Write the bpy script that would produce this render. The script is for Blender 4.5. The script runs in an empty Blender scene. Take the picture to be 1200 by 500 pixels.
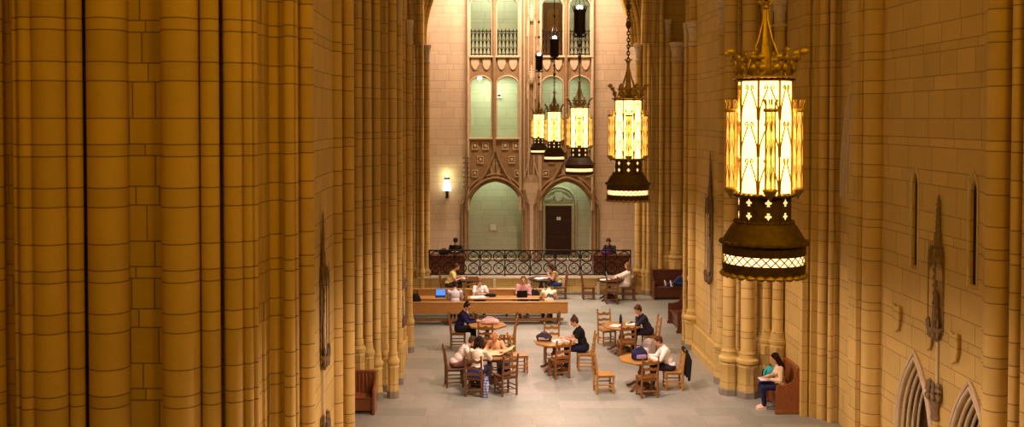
import bpy, math, random
from mathutils import Vector, Matrix, Euler
random.seed(7)
R = math.radians
PI = math.pi
COL = bpy.context.scene.collection

# ---------------------------------------------------------------- camera
F_PX, CX, CY, PITCH, CAM_H = 1200.0, 562.0, 170.0, R(1.5), 6.6
cam_d = bpy.data.cameras.new('camera')
cam = bpy.data.objects.new('camera', cam_d)
COL.objects.link(cam)
bpy.context.scene.camera = cam
cam.location = (0, 0, CAM_H)
cam.rotation_euler = (PI/2 - PITCH, 0, 0)
cam_d.sensor_fit = 'HORIZONTAL'
cam_d.sensor_width = 36.0
cam_d.lens = F_PX/1200*36.0
cam_d.shift_x = (600-CX)/1200
cam_d.shift_y = -(250-CY)/1200
cam_d.clip_end = 300

def ray(x, y):
    a, b = (x-CX)/F_PX, (CY-y)/F_PX
    return Vector((a, b*math.sin(PITCH)+math.cos(PITCH), b*math.cos(PITCH)-math.sin(PITCH)))
def at(x, y, d):            # point at depth d (metres down the hall) seen at x, y
    r = ray(x, y); return Vector((0, 0, CAM_H)) + r*(d/r.y)
def gx(x, d):               # world X for a picture column, mid height, depth d
    return (x-CX)/F_PX*d
def fl(x, y, z=0.0):        # point on the plane Z = z
    r = ray(x, y); t = (z-CAM_H)/r.z; return Vector((0, 0, CAM_H)) + r*t

# ---------------------------------------------------------------- materials
def nt(name):
    m = bpy.data.materials.new(name); m.use_nodes = True
    t = m.node_tree
    b = t.nodes['Principled BSDF']
    return m, t, b
def N(t, typ, **kw):
    n = t.nodes.new(typ)
    for k, v in kw.items():
        if k == 'ins':
            for i, x in v.items():
                if hasattr(x, 'links') or isinstance(x, bpy.types.NodeSocket): t.links.new(x, n.inputs[i])
                else: n.inputs[i].default_value = x
        else: setattr(n, k, v)
    return n
def MA(t, op, a, b=None, c=None, clamp=False):
    n = t.nodes.new('ShaderNodeMath'); n.operation = op; n.use_clamp = clamp
    for i, x in enumerate((a, b, c)):
        if x is None: continue
        if isinstance(x, bpy.types.NodeSocket): t.links.new(x, n.inputs[i])
        else: n.inputs[i].default_value = x
    return n.outputs[0]
def MIX(t, f, a, b, blend='MIX'):
    n = t.nodes.new('ShaderNodeMix'); n.data_type = 'RGBA'; n.blend_type = blend
    for i, x in ((0, f), (6, a), (7, b)):
        if isinstance(x, bpy.types.NodeSocket): t.links.new(x, n.inputs[i])
        else: n.inputs[i].default_value = (x if i == 0 else (*x[:3], 1.0))
    return n.outputs[2]

def ashlar(name, base, joints=True, rough=.85, var=.16, lensc=1.0, joint=.011, dark=.8):
    m, t, b = nt(name)
    g = N(t, 'ShaderNodeNewGeometry'); s = N(t, 'ShaderNodeSeparateXYZ', ins={0: g.outputs['Position']})
    x, y, z = s.outputs
    q = MA(t, 'DIVIDE', MA(t, 'SUBTRACT', 60.0+6.6, z), 1.57)
    q = MA(t, 'SUBTRACT', q, 60.0/1.57 % 1.0)
    per = MA(t, 'FLOOR', q); f = MA(t, 'FRACT', q)
    dist = None; row = MA(t, 'MULTIPLY', per, 5.0)
    for c in (0.0, .208, .303, .553, .705, 1.0):
        d = MA(t, 'ABSOLUTE', MA(t, 'SUBTRACT', f, c))
        dist = d if dist is None else MA(t, 'MINIMUM', dist, d)
        if 0 < c < 1: row = MA(t, 'ADD', row, MA(t, 'GREATER_THAN', f, c))
    dist = MA(t, 'MULTIPLY', dist, 1.57)
    oi = N(t, 'ShaderNodeObjectInfo')
    if joints:
        w1 = N(t, 'ShaderNodeTexWhiteNoise', noise_dimensions='1D', ins={'W': row})
        L = MA(t, 'MULTIPLY_ADD', w1.outputs[0], .38*lensc, .55*lensc)
        u = MA(t, 'ADD', MA(t, 'ADD', x, y), 50.0)
        uo = MA(t, 'ADD', MA(t, 'DIVIDE', u, L), MA(t, 'MULTIPLY', w1.outputs[0], 7.0))
        v = MA(t, 'FRACT', uo)
        dv = MA(t, 'MULTIPLY', MA(t, 'MINIMUM', v, MA(t, 'SUBTRACT', 1.0, v)), L)
        dist = MA(t, 'MINIMUM', dist, dv)
        bid = MA(t, 'ADD', MA(t, 'FLOOR', uo), MA(t, 'MULTIPLY', row, 17.3))
    else:
        bid = MA(t, 'ADD', MA(t, 'MULTIPLY', row, 17.3), MA(t, 'MULTIPLY', oi.outputs['Random'], 91.0))
    w2 = N(t, 'ShaderNodeTexWhiteNoise', noise_dimensions='1D', ins={'W': bid})
    line = N(t, 'ShaderNodeMapRange', interpolation_type='SMOOTHSTEP', ins={0: dist, 1: joint*.35, 2: joint, 3: 1.0, 4: 0.0}).outputs[0]
    no = N(t, 'ShaderNodeTexNoise', ins={'Vector': g.outputs['Position'], 'Scale': 2.2, 'Detail': 6.0, 'Roughness': .65})
    no2 = N(t, 'ShaderNodeTexNoise', ins={'Vector': g.outputs['Position'], 'Scale': 38.0, 'Detail': 3.0})
    val = MA(t, 'ADD', MA(t, 'MULTIPLY', MA(t, 'SUBTRACT', w2.outputs[0], .5), var),
             MA(t, 'MULTIPLY', MA(t, 'SUBTRACT', no.outputs[0], .5), .30))
    val = MA(t, 'ADD', MA(t, 'ADD', val, MA(t, 'MULTIPLY', MA(t, 'SUBTRACT', no2.outputs[0], .5), .14)), 1.0)
    vm = N(t, 'ShaderNodeVectorMath', operation='SCALE', ins={0: base, 'Scale': val})
    tint = MIX(t, MA(t, 'MULTIPLY', no.outputs[0], .25, clamp=True), (1, 1, 1), (1.0, .93, .80))
    colr = MIX(t, 1.0, vm.outputs[0], tint, 'MULTIPLY')
    colr = MIX(t, MA(t, 'MULTIPLY', line, dark), colr, (base[0]*.22, base[1]*.18, base[2]*.15))
    t.links.new(colr, b.inputs['Base Color'])
    b.inputs['Roughness'].default_value = rough
    b.inputs['Specular IOR Level'].default_value = .25
    h = MA(t, 'SUBTRACT', MA(t, 'MULTIPLY', no2.outputs[0], .25), line)
    bp = N(t, 'ShaderNodeBump', ins={'Strength': .5, 'Distance': .008, 'Height': h})
    t.links.new(bp.outputs[0], b.inputs['Normal'])
    return m

def noisy(name, c1, c2, scale=8, rough=.7, metal=0, stretch=(1, 1, 1), bump=.15, spec=.3, coat=0):
    m, t, b = nt(name)
    tc = N(t, 'ShaderNodeTexCoord')
    mp = N(t, 'ShaderNodeMapping', ins={0: tc.outputs['Object'], 3: stretch})
    no = N(t, 'ShaderNodeTexNoise', ins={'Vector': mp.outputs[0], 'Scale': scale, 'Detail': 5.0, 'Roughness': .6})
    oi = N(t, 'ShaderNodeObjectInfo')
    f = MA(t, 'ADD', MA(t, 'MULTIPLY', MA(t, 'SUBTRACT', no.outputs[0], .5), 1.8), .5, clamp=True)
    t.links.new(MIX(t, f, c1, c2), b.inputs['Base Color'])
    b.inputs['Roughness'].default_value = rough; b.inputs['Metallic'].default_value = metal
    b.inputs['Specular IOR Level'].default_value = spec
    if coat: b.inputs['Coat Weight'].default_value = coat; b.inputs['Coat Roughness'].default_value = .25
    if bump:
        bp = N(t, 'ShaderNodeBump', ins={'Strength': bump, 'Distance': .01, 'Height': no.outputs[0]})
        t.links.new(bp.outputs[0], b.inputs['Normal'])
    return m
def fabric(name, c, c2=None):
    c2 = c2 or tuple(min(1, v*1.25+.004) for v in c)
    return noisy(name, c, c2, scale=26, rough=.9, bump=.3, spec=.15)
def plaid(name, c1, c2, scale=38):
    m, t, b = nt(name)
    tc = N(t, 'ShaderNodeTexCoord'); s = N(t, 'ShaderNodeSeparateXYZ', ins={0: tc.outputs['Object']})
    a = MA(t, 'GREATER_THAN', MA(t, 'FRACT', MA(t, 'MULTIPLY', s.outputs[2], scale*.5)), .62)
    c = MA(t, 'GREATER_THAN', MA(t, 'FRACT', MA(t, 'MULTIPLY', MA(t, 'ADD', s.outputs[1], s.outputs[0]), scale*.5)), .62)
    t.links.new(MIX(t, MA(t, 'MULTIPLY', MA(t, 'ADD', a, c), .5), c1, c2), b.inputs['Base Color'])
    b.inputs['Roughness'].default_value = .9
    return m
def emis(name, c, strength, mottled=None, base=(.8, .7, .5)):
    m, t, b = nt(name)
    b.inputs['Base Color'].default_value = (*base, 1)
    b.inputs['Emission Color'].default_value = (*c, 1)
    b.inputs['Emission Strength'].default_value = strength
    b.inputs['Roughness'].default_value = .4
    if mottled:
        tc = N(t, 'ShaderNodeTexCoord')
        no = N(t, 'ShaderNodeTexNoise', ins={'Vector': tc.outputs['Object'], 'Scale': 16.0, 'Detail': 4.0, 'Roughness': .7})
        f = MA(t, 'ADD', MA(t, 'MULTIPLY', MA(t, 'SUBTRACT', no.outputs[0], .5), 3.2), .5, clamp=True)
        t.links.new(MIX(t, f, mottled, c), b.inputs['Emission Color'])
    return m

M = {}
M['wall'] = ashlar('limestone_ashlar', (.58, .415, .14), dark=.62, joint=.010)
M['shaft'] = ashlar('limestone_drums', (.60, .425, .15), joints=False, joint=.011, dark=.8)
M['panel'] = ashlar('limestone_small_blocks', (.54, .385, .13), lensc=.5, dark=.8, joint=.012, var=.22)
M['backwall'] = ashlar('pinkish_limestone_ashlar', (.60, .495, .36), lensc=.9, joint=.010, var=.12, dark=.45)
M['alcove'] = ashlar('pale_plaster_ashlar', (.60, .60, .48), lensc=1.2, joint=.009, var=.08, dark=.45)
M['carved'] = noisy('carved_limestone', (.50, .40, .27), (.66, .54, .38), scale=7, rough=.9, bump=.5)
M['carved_back'] = noisy('brown_carved_stone', (.25, .16, .08), (.37, .26, .14), scale=7, rough=.9, bump=.5)
M['darkcarved'] = noisy('dark_carved_stone', (.13, .085, .05), (.30, .21, .13), scale=14, rough=.95, bump=.6)  # mottled carved stone in a darker tone
M['plinth'] = noisy('dark_base_stone', (.20, .17, .13), (.30, .26, .20), scale=9, rough=.8, bump=.2)
M['iron'] = noisy('wrought_iron', (.012, .010, .009), (.035, .026, .02), scale=30, rough=.45, metal=.6, bump=.2)
M['bronze'] = noisy('aged_bronze', (.045, .028, .016), (.12, .075, .038), scale=24, rough=.6, metal=.45, bump=.25)
M['gilt'] = noisy('gilt_iron', (.26, .17, .08), (.52, .38, .20), scale=24, rough=.5, metal=.6, bump=.2)
M['honey'] = noisy('honey_oak', (.34, .15, .026), (.50, .25, .05), scale=5, rough=.38, stretch=(1, 7, 7), bump=.05, coat=.3)
M['honey2'] = noisy('worn_oak', (.18, .07, .016), (.32, .13, .03), scale=5, rough=.4, stretch=(6, 6, 1), bump=.05, coat=.25)
M['brown'] = noisy('brown_oak', (.12, .048, .017), (.21, .09, .03), scale=5, rough=.4, stretch=(6, 6, 1), bump=.05, coat=.25)
M['bench'] = noisy('settle_oak', (.34, .155, .035), (.48, .24, .06), scale=4, rough=.4, stretch=(1, 8, 8), bump=.05, coat=.25)
M['redwood'] = noisy('dark_red_oak', (.085, .022, .010), (.15, .045, .02), scale=4, rough=.42, stretch=(6, 1, 6), bump=.05, coat=.25)
M['pewwood'] = noisy('red_brown_pew_oak', (.22, .065, .022), (.32, .11, .035), scale=4, rough=.4, stretch=(6, 6, 1), bump=.05, coat=.25)
M['doorwood'] = noisy('oxblood_door', (.035, .008, .005), (.065, .018, .010), scale=4, rough=.5, stretch=(1, 1, 6), bump=.05)
M['darkwood'] = noisy('near_black_oak', (.035, .014, .009), (.075, .03, .016), scale=4, rough=.5, stretch=(1, 1, 6), bump=.05)
M['paper'] = noisy('paper', (.78, .76, .70), (.86, .84, .78), scale=4, rough=.8, bump=0)
M['skin'] = noisy('skin', (.62, .34, .22), (.70, .41, .28), scale=6, rough=.55, bump=.05)
M['skin_tan'] = noisy('tanned_skin', (.50, .25, .13), (.58, .31, .18), scale=6, rough=.55, bump=.05)
M['eye'] = noisy('eye_dark', (.02, .015, .01), (.03, .02, .015), rough=.2, bump=0)
M['lip'] = noisy('lip', (.42, .14, .10), (.48, .18, .13), rough=.5, bump=0)

# floor: large green-grey slate slabs
m, t, b = nt('slate_floor_slabs')
g = N(t, 'ShaderNodeNewGeometry')
br = N(t, 'ShaderNodeTexBrick', offset=.5, offset_frequency=2, squash=.62, squash_frequency=3,
       ins={'Vector': g.outputs['Position'], 'Color1': (.24, .245, .215, 1), 'Color2': (.37, .33, .30, 1), 'Mortar': (.20, .19, .16, 1),
            'Scale': 1.0, 'Mortar Size': .006, 'Mortar Smooth': .2, 'Bias': -.1, 'Brick Width': 1.22, 'Row Height': .61})
no = N(t, 'ShaderNodeTexNoise', ins={'Vector': g.outputs['Position'], 'Scale': 1.1, 'Detail': 7.0, 'Roughness': .6})
no2 = N(t, 'ShaderNodeTexNoise', ins={'Vector': g.outputs['Position'], 'Scale': 9.0, 'Detail': 5.0})
c = MIX(t, MA(t, 'MULTIPLY', no.outputs[0], .5), br.outputs[0], (.29, .335, .275))
c = MIX(t, .35, c, no2.outputs['Color'], 'SOFT_LIGHT')
t.links.new(c, b.inputs['Base Color'])
t.links.new(MA(t, 'MULTIPLY_ADD', no2.outputs[0], .25, .30), b.inputs['Roughness'])
b.inputs['Specular IOR Level'].default_value = .35
bp = N(t, 'ShaderNodeBump', ins={'Strength': .15, 'Distance': .004, 'Height': MA(t, 'SUBTRACT', no2.outputs[0], br.outputs['Fac'])})
t.links.new(bp.outputs[0], b.inputs['Normal'])
M['floor'] = m

M['lampglass'] = emis('lamp_glass_white', (1, .52, .11), 8.5, mottled=(1, .46, .08))
M['amberglass'] = emis('lamp_glass_amber', (1, .62, .16), 2.0, mottled=(.95, .34, .04))
t = M['amberglass'].node_tree; bs = t.nodes['Principled BSDF']; tr_ = t.nodes.new('ShaderNodeBsdfTransparent'); tr_.inputs[0].default_value = (1, .86, .62, 1)
mx = t.nodes.new('ShaderNodeMixShader'); mx.inputs[0].default_value = .32
t.links.new(tr_.outputs[0], mx.inputs[1]); t.links.new(bs.outputs[0], mx.inputs[2]); t.links.new(mx.outputs[0], t.nodes['Material Output'].inputs[0])
M['bandglass'] = emis('lamp_band_glass', (1, .70, .34), 3.2, mottled=(1, .5, .15))
M['cutglass'] = emis('lamp_cutout_glass', (1, .70, .30), 1.1)
M['flame'] = emis('bulb_white', (1, .86, .66), 25)
M['sconceglass'] = emis('sconce_glass', (1, .93, .60), 5.0)
M['roomlamp'] = emis('ceiling_globe', (.95, 1, .88), 22)
M['screen'] = emis('laptop_screen', (.10, .32, .95), 1.0, base=(.01, .01, .01))

# ---------------------------------------------------------------- mesh builder
class MB:
    def __init__(s): s.v = []; s.f = []
    def add(s, vs, fs, mat=None):
        o = len(s.v)
        s.v += [tuple(mat @ Vector(p)) if mat else tuple(p) for p in vs]
        s.f += [tuple(i+o for i in f) for f in fs]
        return s
    def box(s, lo, hi, mat=None):
        x0, y0, z0 = lo; x1, y1, z1 = hi
        return s.add([(x0,y0,z0),(x1,y0,z0),(x1,y1,z0),(x0,y1,z0),(x0,y0,z1),(x1,y0,z1),(x1,y1,z1),(x0,y1,z1)],
              [(0,3,2,1),(4,5,6,7),(0,1,5,4),(1,2,6,5),(2,3,7,6),(3,0,4,7)], mat)
    def bev(s, lo, hi, b=.006, mat=None):     # box with chamfered edges
        x0, y0, z0 = lo; x1, y1, z1 = hi
        b = min(b, (x1-x0)*.45, (y1-y0)*.45, (z1-z0)*.45)
        def rect(i, z): return [(x0+i,y0+i,z),(x1-i,y0+i,z),(x1-i,y1-i,z),(x0+i,y1-i,z)]
        vs = rect(b, z0)+rect(0, z0+b)+rect(0, z1-b)+rect(b, z1)
        fs = [(3,2,1,0),(12,13,14,15)]
        for k in range(3):
            for i in range(4): fs.append((k*4+i, k*4+(i+1)%4, k*4+4+(i+1)%4, k*4+4+i))
        return s.add(vs, fs, mat)
    def lathe(s, prof, c=(0,0,0), n=24, mat=None, ph=0.0, sx=1, sy=1):
        vs = []; fs = []
        for r, z in prof:
            for i in range(n):
                a = ph+2*PI*i/n
                vs.append((c[0]+max(r,1e-4)*math.cos(a)*sx, c[1]+max(r,1e-4)*math.sin(a)*sy, c[2]+z))
        for k in range(len(prof)-1):
            for i in range(n): fs.append((k*n+i, k*n+(i+1)%n, (k+1)*n+(i+1)%n, (k+1)*n+i))
        fs.append(tuple(reversed(range(n)))); fs.append(tuple(range((len(prof)-1)*n, len(prof)*n)))
        return s.add(vs, fs, mat)
    def cone(s, p0, p1, r0, r1, n=10, mat=None):
        p0 = Vector(p0); p1 = Vector(p1); d = p1-p0
        if d.length < 1e-6: return s
        q = d.to_track_quat('Z', 'Y').to_matrix()
        vs = []
        for p, r in ((p0, r0), (p1, r1)):
            for i in range(n):
                a = 2*PI*i/n; vs.append(p+q@Vector((r*math.cos(a), r*math.sin(a), 0)))
        fs = [(i, (i+1)%n, n+(i+1)%n, n+i) for i in range(n)]+[tuple(reversed(range(n))), tuple(range(n, 2*n))]
        return s.add(vs, fs, mat)
    def ell(s, c, r, rot=None, n=14, m=9, mat=None):
        if not hasattr(r, '__len__'): r = (r, r, r)
        c = Vector(c); vs = [(0,0,-1)]; fs = []
        for k in range(1, m):
            a = -PI/2+PI*k/m
            for i in range(n): b_ = 2*PI*i/n; vs.append((math.cos(a)*math.cos(b_), math.cos(a)*math.sin(b_), math.sin(a)))
        vs.append((0,0,1)); top = len(vs)-1
        for i in range(n): fs.append((0, 1+(i+1)%n, 1+i)); fs.append((top, 1+(m-2)*n+i, 1+(m-2)*n+(i+1)%n))
        for k in range(m-2):
            for i in range(n): fs.append((1+k*n+i, 1+k*n+(i+1)%n, 1+(k+1)*n+(i+1)%n, 1+(k+1)*n+i))
        vv = []
        for p in vs:
            q = Vector((p[0]*r[0], p[1]*r[1], p[2]*r[2]))
            if rot: q = rot @ q
            vv.append(c+q)
        return s.add(vv, fs, mat)
    def cap(s, p0, p1, r0, r1=None, n=12):     # tapered capsule
        r1 = r0 if r1 is None else r1
        s.cone(p0, p1, r0, r1, n); s.ell(p0, r0, n=n, m=8); s.ell(p1, r1, n=n, m=8); return s
    def tube(s, path, r, n=6, closed=False, mat=None, flat=None):
        P = [Vector(p) for p in path]; L = len(P)
        rs = r if hasattr(r, '__len__') else [r]*L
        tang = []
        for i in range(L):
            a = P[(i-1)%L] if closed or i > 0 else P[i]; b_ = P[(i+1)%L] if closed or i < L-1 else P[i]
            tang.append((b_-a).normalized())
        up = Vector((0,0,1)) if abs(tang[0].z) < .9 else Vector((1,0,0))
        nrm = (up - tang[0]*up.dot(tang[0])).normalized(); vs = []
        for i in range(L):
            nrm = nrm - tang[i]*nrm.dot(tang[i])
            if nrm.length < 1e-5: nrm = tang[i].orthogonal()
            nrm.normalize(); bn = tang[i].cross(nrm)
            for k in range(n):
                a = 2*PI*k/n; vs.append(P[i]+nrm*(rs[i]*math.cos(a))+bn*(rs[i]*math.sin(a)*(flat or 1)))
        fs = []
        for i in range(L if closed else L-1):
            j = (i+1)%L
            for k in range(n): fs.append((i*n+k, i*n+(k+1)%n, j*n+(k+1)%n, j*n+k))
        if not closed: fs.append(tuple(reversed(range(n)))); fs.append(tuple(range((L-1)*n, L*n)))
        return s.add(vs, fs, mat)
    def prism(s, poly, fn0, fn1):              # poly of 2-tuples, two mapping functions to 3D
        n = len(poly); vs = [fn0(p) for p in poly]+[fn1(p) for p in poly]
        fs = [tuple(reversed(range(n))), tuple(range(n, 2*n))]+[(i, (i+1)%n, n+(i+1)%n, n+i) for i in range(n)]
        return s.add(vs, fs)
    def mesh(s, name, m, smooth=True, angle=35):
        me = bpy.data.meshes.new(name); me.from_pydata(s.v, [], s.f)
        me.validate(); me.update()
        if m: me.materials.append(m)
        if smooth:
            me.polygons.foreach_set('use_smooth', [True]*len(me.polygons))
            me.set_sharp_from_angle(angle=R(angle))
        return me
    def build(s, name, m, parent=None, smooth=True, angle=35):
        o = bpy.data.objects.new(name, s.mesh(name, m, smooth, angle)); COL.objects.link(o)
        if parent: o.parent = parent
        return o

def tag(o, label=None, cat=None, group=None, kind=None):
    for k, v in (('label', label), ('category', cat), ('group', group), ('kind', kind)):
        if v: o[k] = v
    return o
def thing(name, loc, rz=0, label=None, cat=None, group=None, kind=None):
    o = bpy.data.objects.new(name, None); COL.objects.link(o); o.empty_display_size = .1
    o.location = loc; o.rotation_euler = (0, 0, rz)
    return tag(o, label, cat, group, kind)
def copy_tree(o, parent=None):
    c = o.copy(); COL.objects.link(c); c.parent = parent
    for ch in list(o.children): copy_tree(ch, c)
    return c
def dup(o, loc, rz, label, group=None):
    c = copy_tree(o); c.location = loc; c.rotation_euler = (0, 0, rz); c['label'] = label
    if group: c['group'] = group
    return c
def arch_pts(xc, hw, z0, zs, za, n=10):
    h = za-zs; pts = [(xc-hw, z0), (xc-hw, zs)]
    if h >= hw*.999:
        Rr = (hw*hw+h*h)/(2*hw); aa = math.atan2(h, Rr-hw)
        left = [(xc-hw+Rr-Rr*math.cos(aa*k/n), zs+Rr*math.sin(aa*k/n)) for k in range(1, n+1)]
    else:
        Rr = (hw*hw+h*h)/(2*h); a0 = math.asin(hw/Rr)
        left = [(xc-Rr*math.sin(a0*(1-k/n)), za-Rr+Rr*math.cos(a0*(1-k/n))) for k in range(1, n+1)]
    pts += left; pts += [(2*xc-x, z) for x, z in reversed(left[:-1])]
    pts += [(xc+hw, zs), (xc+hw, z0)]
    return pts
def holed(name, outer, holes, thick, mat, place, parent=None):
    """flat slab with holes; 2D outline (u, v) -> placed by matrix, thickness along local z"""
    cu = bpy.data.curves.new(name, 'CURVE'); cu.dimensions = '2D'; cu.fill_mode = 'BOTH'; cu.extrude = thick/2
    for poly in [outer]+holes:
        sp = cu.splines.new('POLY'); sp.points.add(len(poly)-1); sp.use_cyclic_u = True
        for p, q in zip(sp.points, poly): p.co = (q[0], q[1], 0, 1)
    tmp = bpy.data.objects.new('tmp', cu); COL.objects.link(tmp)
    dg = bpy.context.evaluated_depsgraph_get(); dg.update()
    me = bpy.data.meshes.new_from_object(tmp.evaluated_get(dg))
    bpy.data.objects.remove(tmp); bpy.data.curves.remove(cu)
    me.transform(place); me.name = name; me.materials.clear(); me.materials.append(mat)
    o = bpy.data.objects.new(name, me); COL.objects.link(o)
    if parent: o.parent = parent
    return o
XZ = lambda y: Matrix.Translation((0, y, 0)) @ Matrix.Rotation(PI/2, 4, 'X')       # (u,v)->(x,z) at depth y
def YZ(x): return Matrix(((0, 0, 1, x), (1, 0, 0, 0), (0, 1, 0, 0), (0, 0, 0, 1)))  # (u,v)->(y,z) at x
# ================================================================ THE SETTING
o = MB().box((-9, 5, -.3), (11, 46.5, 0)).build('floor', M['floor'], smooth=False); o['kind'] = 'structure'
for nm, x0, x1 in (('wall_left', -7.6, -7.2), ('wall_right', 9.6, 10.0)):
    o = MB().box((x0, 5, 0), (x1, 46.5, 16)).build(nm, M['wall'], smooth=False); o['kind'] = 'structure'

def pier(name, label, core, shafts, extra=None, panel=None):
    """compound pier: core boxes, attached shafts (x, y, r, capital z or None, base z or None)"""
    p = thing(name, (0, 0, 0), 0, label, None, None, 'structure')
    p['label'] = label
    c = MB()
    for lo, hi in core: c.box(lo, hi)
    c.build('core', M['wall'], p, smooth=False)
    if panel: MB().box(*panel).build('wall_panel', M['panel'], p, smooth=False)
    for (x, y, r, capz, base) in shafts:
        s = MB()
        zt = 16 if capz is None else capz
        zb = .0 if not base else base+.02
        s.lathe([(r, zb), (r, zt)], (x, y, 0), n=28)
        s.build('shaft', M['shaft'], p)
        if base:
            b = MB()   # tall octagonal plinth with rolled mouldings
            R8 = r*1.33
            b.lathe([(R8*1.12, .0), (R8*1.12, .22), (R8*1.06, .26), (R8*1.06, base-.32), (R8*1.16, base-.29), (R8*1.16, base-.25), (R8, base-.22)], (x, y, 0), n=8, ph=PI/8)
            b.lathe([(R8*1.0, base-.23), (R8*1.22, base-.17), (R8*1.22, base-.11), (R8*.95, base-.06), (r*1.18, base+.02), (r*1.22, base+.05), (r*1.02, base+.10), (r, base+.12)], (x, y, 0), n=24)
            b.build('base', M['wall'], p)
            d = MB().lathe([(R8*1.22, 0), (R8*1.22, .14), (R8*1.1, .17)], (x, y, 0), n=8, ph=PI/8)
            d.build('plinth', M['plinth'], p)
        if capz:
            k = MB()
            k.lathe([(r, capz-.62), (r*1.22, capz-.60), (r*1.22, capz-.55), (r, capz-.53), (r*1.02, capz-.28), (r*1.25, capz-.20), (r*1.28, capz-.14), (r*1.12, capz-.12)], (x, y, 0), n=24)
            k.lathe([(r*1.12, capz-.14), (r*1.45, capz-.09), (r*1.45, capz-.04), (r*1.62, capz-.02), (r*1.66, capz+.05), (r*1.2, capz+.06)], (x, y, 0), n=8, ph=PI/8)
            k.build('capital', M['carved'], p)
            # the arch mould that grows from the capital
    if extra: extra(p)
    return p
def sh(xl, xr, d, capz=None, base=None, rs=1.0):
    c = gx((xl+xr)/2, d); r = (xr-xl)/2/F_PX*d*rs*(.93 if base else 1)
    return (c, d, r, capz, base)

# ---- nearest left pier (its broad face looks at us)
S = [sh(-14, 4, 12.95), sh(15, 22, 12.75), sh(22, 38, 12.70), sh(38, 77, 12.80), sh(79, 97, 12.85), sh(103, 149, 12.90),
     sh(189, 233, 12.90), sh(235, 257, 12.95), sh(262, 284, 13.05), sh(284, 296, 13.1), sh(296, 302, 13.15),
     sh(310, 330, 13.95), sh(332, 345, 13.75), sh(344, 349, 13.85), sh(350, 368, 14.25), sh(386, 401, 16.9), sh(401, 415, 17.4)]
xl, xr = gx(-60, 13.1), -2.52
core = [((-7.2, 13.30, 0), (gx(302, 13.3), 17.5, 16)), 
        ((gx(300, 13.5)-.1, 14.05, 0), (gx(332, 14.0), 17.5, 16)), ((gx(302, 13.4), 13.5, 0), (gx(309, 13.5), 17.5, 16)), ((-3.2, 13.9, 0), (gx(346, 13.9), 17.5, 16)),
        ((-3.2, 14.3, 0), (-2.40, 17.2, 16)), ((gx(22,12.7), 12.78, 0), (gx(30,12.7), 13.2, 16))]
pier('pillar', 'huge clustered stone pier filling the near left, broad face of round shafts', core, S, panel=((gx(140, 13.08), 13.06, 0), (gx(198, 13.08), 13.35, 16)))

# ---- second left pier
S = [sh(413, 425, 23.4, None, 1.45), sh(425, 436, 23.7, None, 1.30), sh(436, 446, 24.0, None, .98), sh(446, 455, 24.7, None, 1.05), sh(455, 465, 24.1, None, 1.0),
     sh(465, 471, 25.3, 9.55, 1.05), sh(471, 475.5, 27.9, None, 1.0), sh(475.5, 483.5, 28.8, 9.3, 1.0)]
core = [((-7.2, 24.1, 0), (gx(428, 24.1), 29.0, 16)), ((-3.2, 24.6, 0), (gx(452, 24.6), 29.0, 16)), ((-3.2, 25.0, 0), (-2.08, 28.7, 16)),
        ((-3.0, 25.6, 0), (-2.0, 28.4, .55))]
pier('pillar', 'clustered stone pier on the left behind the small dark settle', core, S)

# ---- far left pier that carries the end arch
S = [sh(480, 487, 38.6, None, 1.0), sh(487.5, 492, 38.4, None, 1.0), sh(492, 497, 38.3, None, 1.0), sh(497, 504, 38.5, 9.3, 1.0)]
core = [((-7.2, 38.7, 0), (gx(500, 38.7), 39.6, 16))]
pier('pillar', 'far left pier of slim shafts beside the end wall', core, S)

# ---- near right pier and the bay wall with two small doors
WX = 7.55
S = [sh(1005, 1012, 19.55), sh(1012, 1036, 19.35), sh(1036, 1050, 19.1)]
core = [((7.35, 19.2, 0), (9.6, 20.0, 16)), ((WX+.6, 15.0, 0), (9.6, 19.5, 16)), ((7.2, 19.5, 0), (7.6, 19.9, 16))]
pier('pillar', 'right-hand stone pier of broad round shafts beyond the two small doorways', core, S)
S = [sh(1157, 1184, 14.85), sh(1186, 1199, 14.3), sh(1201, 1228, 13.9)]
core = [((7.72, 13.4, 0), (9.6, 15.15, 16)), ((7.45, 14.95, 0), (7.75, 15.12, 16))]
pier('pillar', 'stone pier of round shafts at the right edge of the picture', core, S)

holes, info = [], []
Dz = 2.42
for yc in (17.62, 15.62): holes.append(arch_pts(yc, .66, .02, 1.0, Dz))
slit = []
for yc in (17.72, 15.62): slit.append(arch_pts(yc, .10, 4.05, 5.45, 5.66, 5))
w = holed('wall_bay_right', [(15.1, -.1), (19.3, -.1), (19.3, 16), (15.1, 16)], holes+slit, .30, M['wall'], YZ(WX+.15)); w['kind'] = 'structure'
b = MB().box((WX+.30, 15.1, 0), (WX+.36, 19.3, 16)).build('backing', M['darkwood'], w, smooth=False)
for yc in (17.62, 15.62):    # nested arch mouldings, stepping in
    for k, (off, rr, dx) in enumerate(((.03, .035, -.02), (-.05, .028, .04), (-.12, .03, .10), (-.19, .024, .16), (-.26, .024, .22))):
        pts = arch_pts(yc, .66+off, .0, 1.0, Dz+off*1.25, 12)
        MB().tube([(WX+dx, a, z) for a, z in pts], rr, 8).build('arch_moulding', M['carved'], w)
    pts = arch_pts(yc, .76, 1.0, 1.0, Dz+.14, 12)[1:-1]
    MB().tube([(WX-.03, a, z) for a, z in pts], .03, 6).build('hood_mould', M['carved'], w)
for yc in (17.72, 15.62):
    MB().box((WX+.05, yc-.13, 4.0), (WX+.07, yc+.13, 5.75)).build('slit_shade', M['iron'], w, smooth=False)  # dark sheet set in to stand for the shade inside the slit
    pts = arch_pts(yc, .15, 4.0, 5.45, 5.80, 6)
    MB().tube([(WX-.005, a, z) for a, z in pts], .022, 6, closed=True).build('slit_moulding', M['carved'], w)
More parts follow.
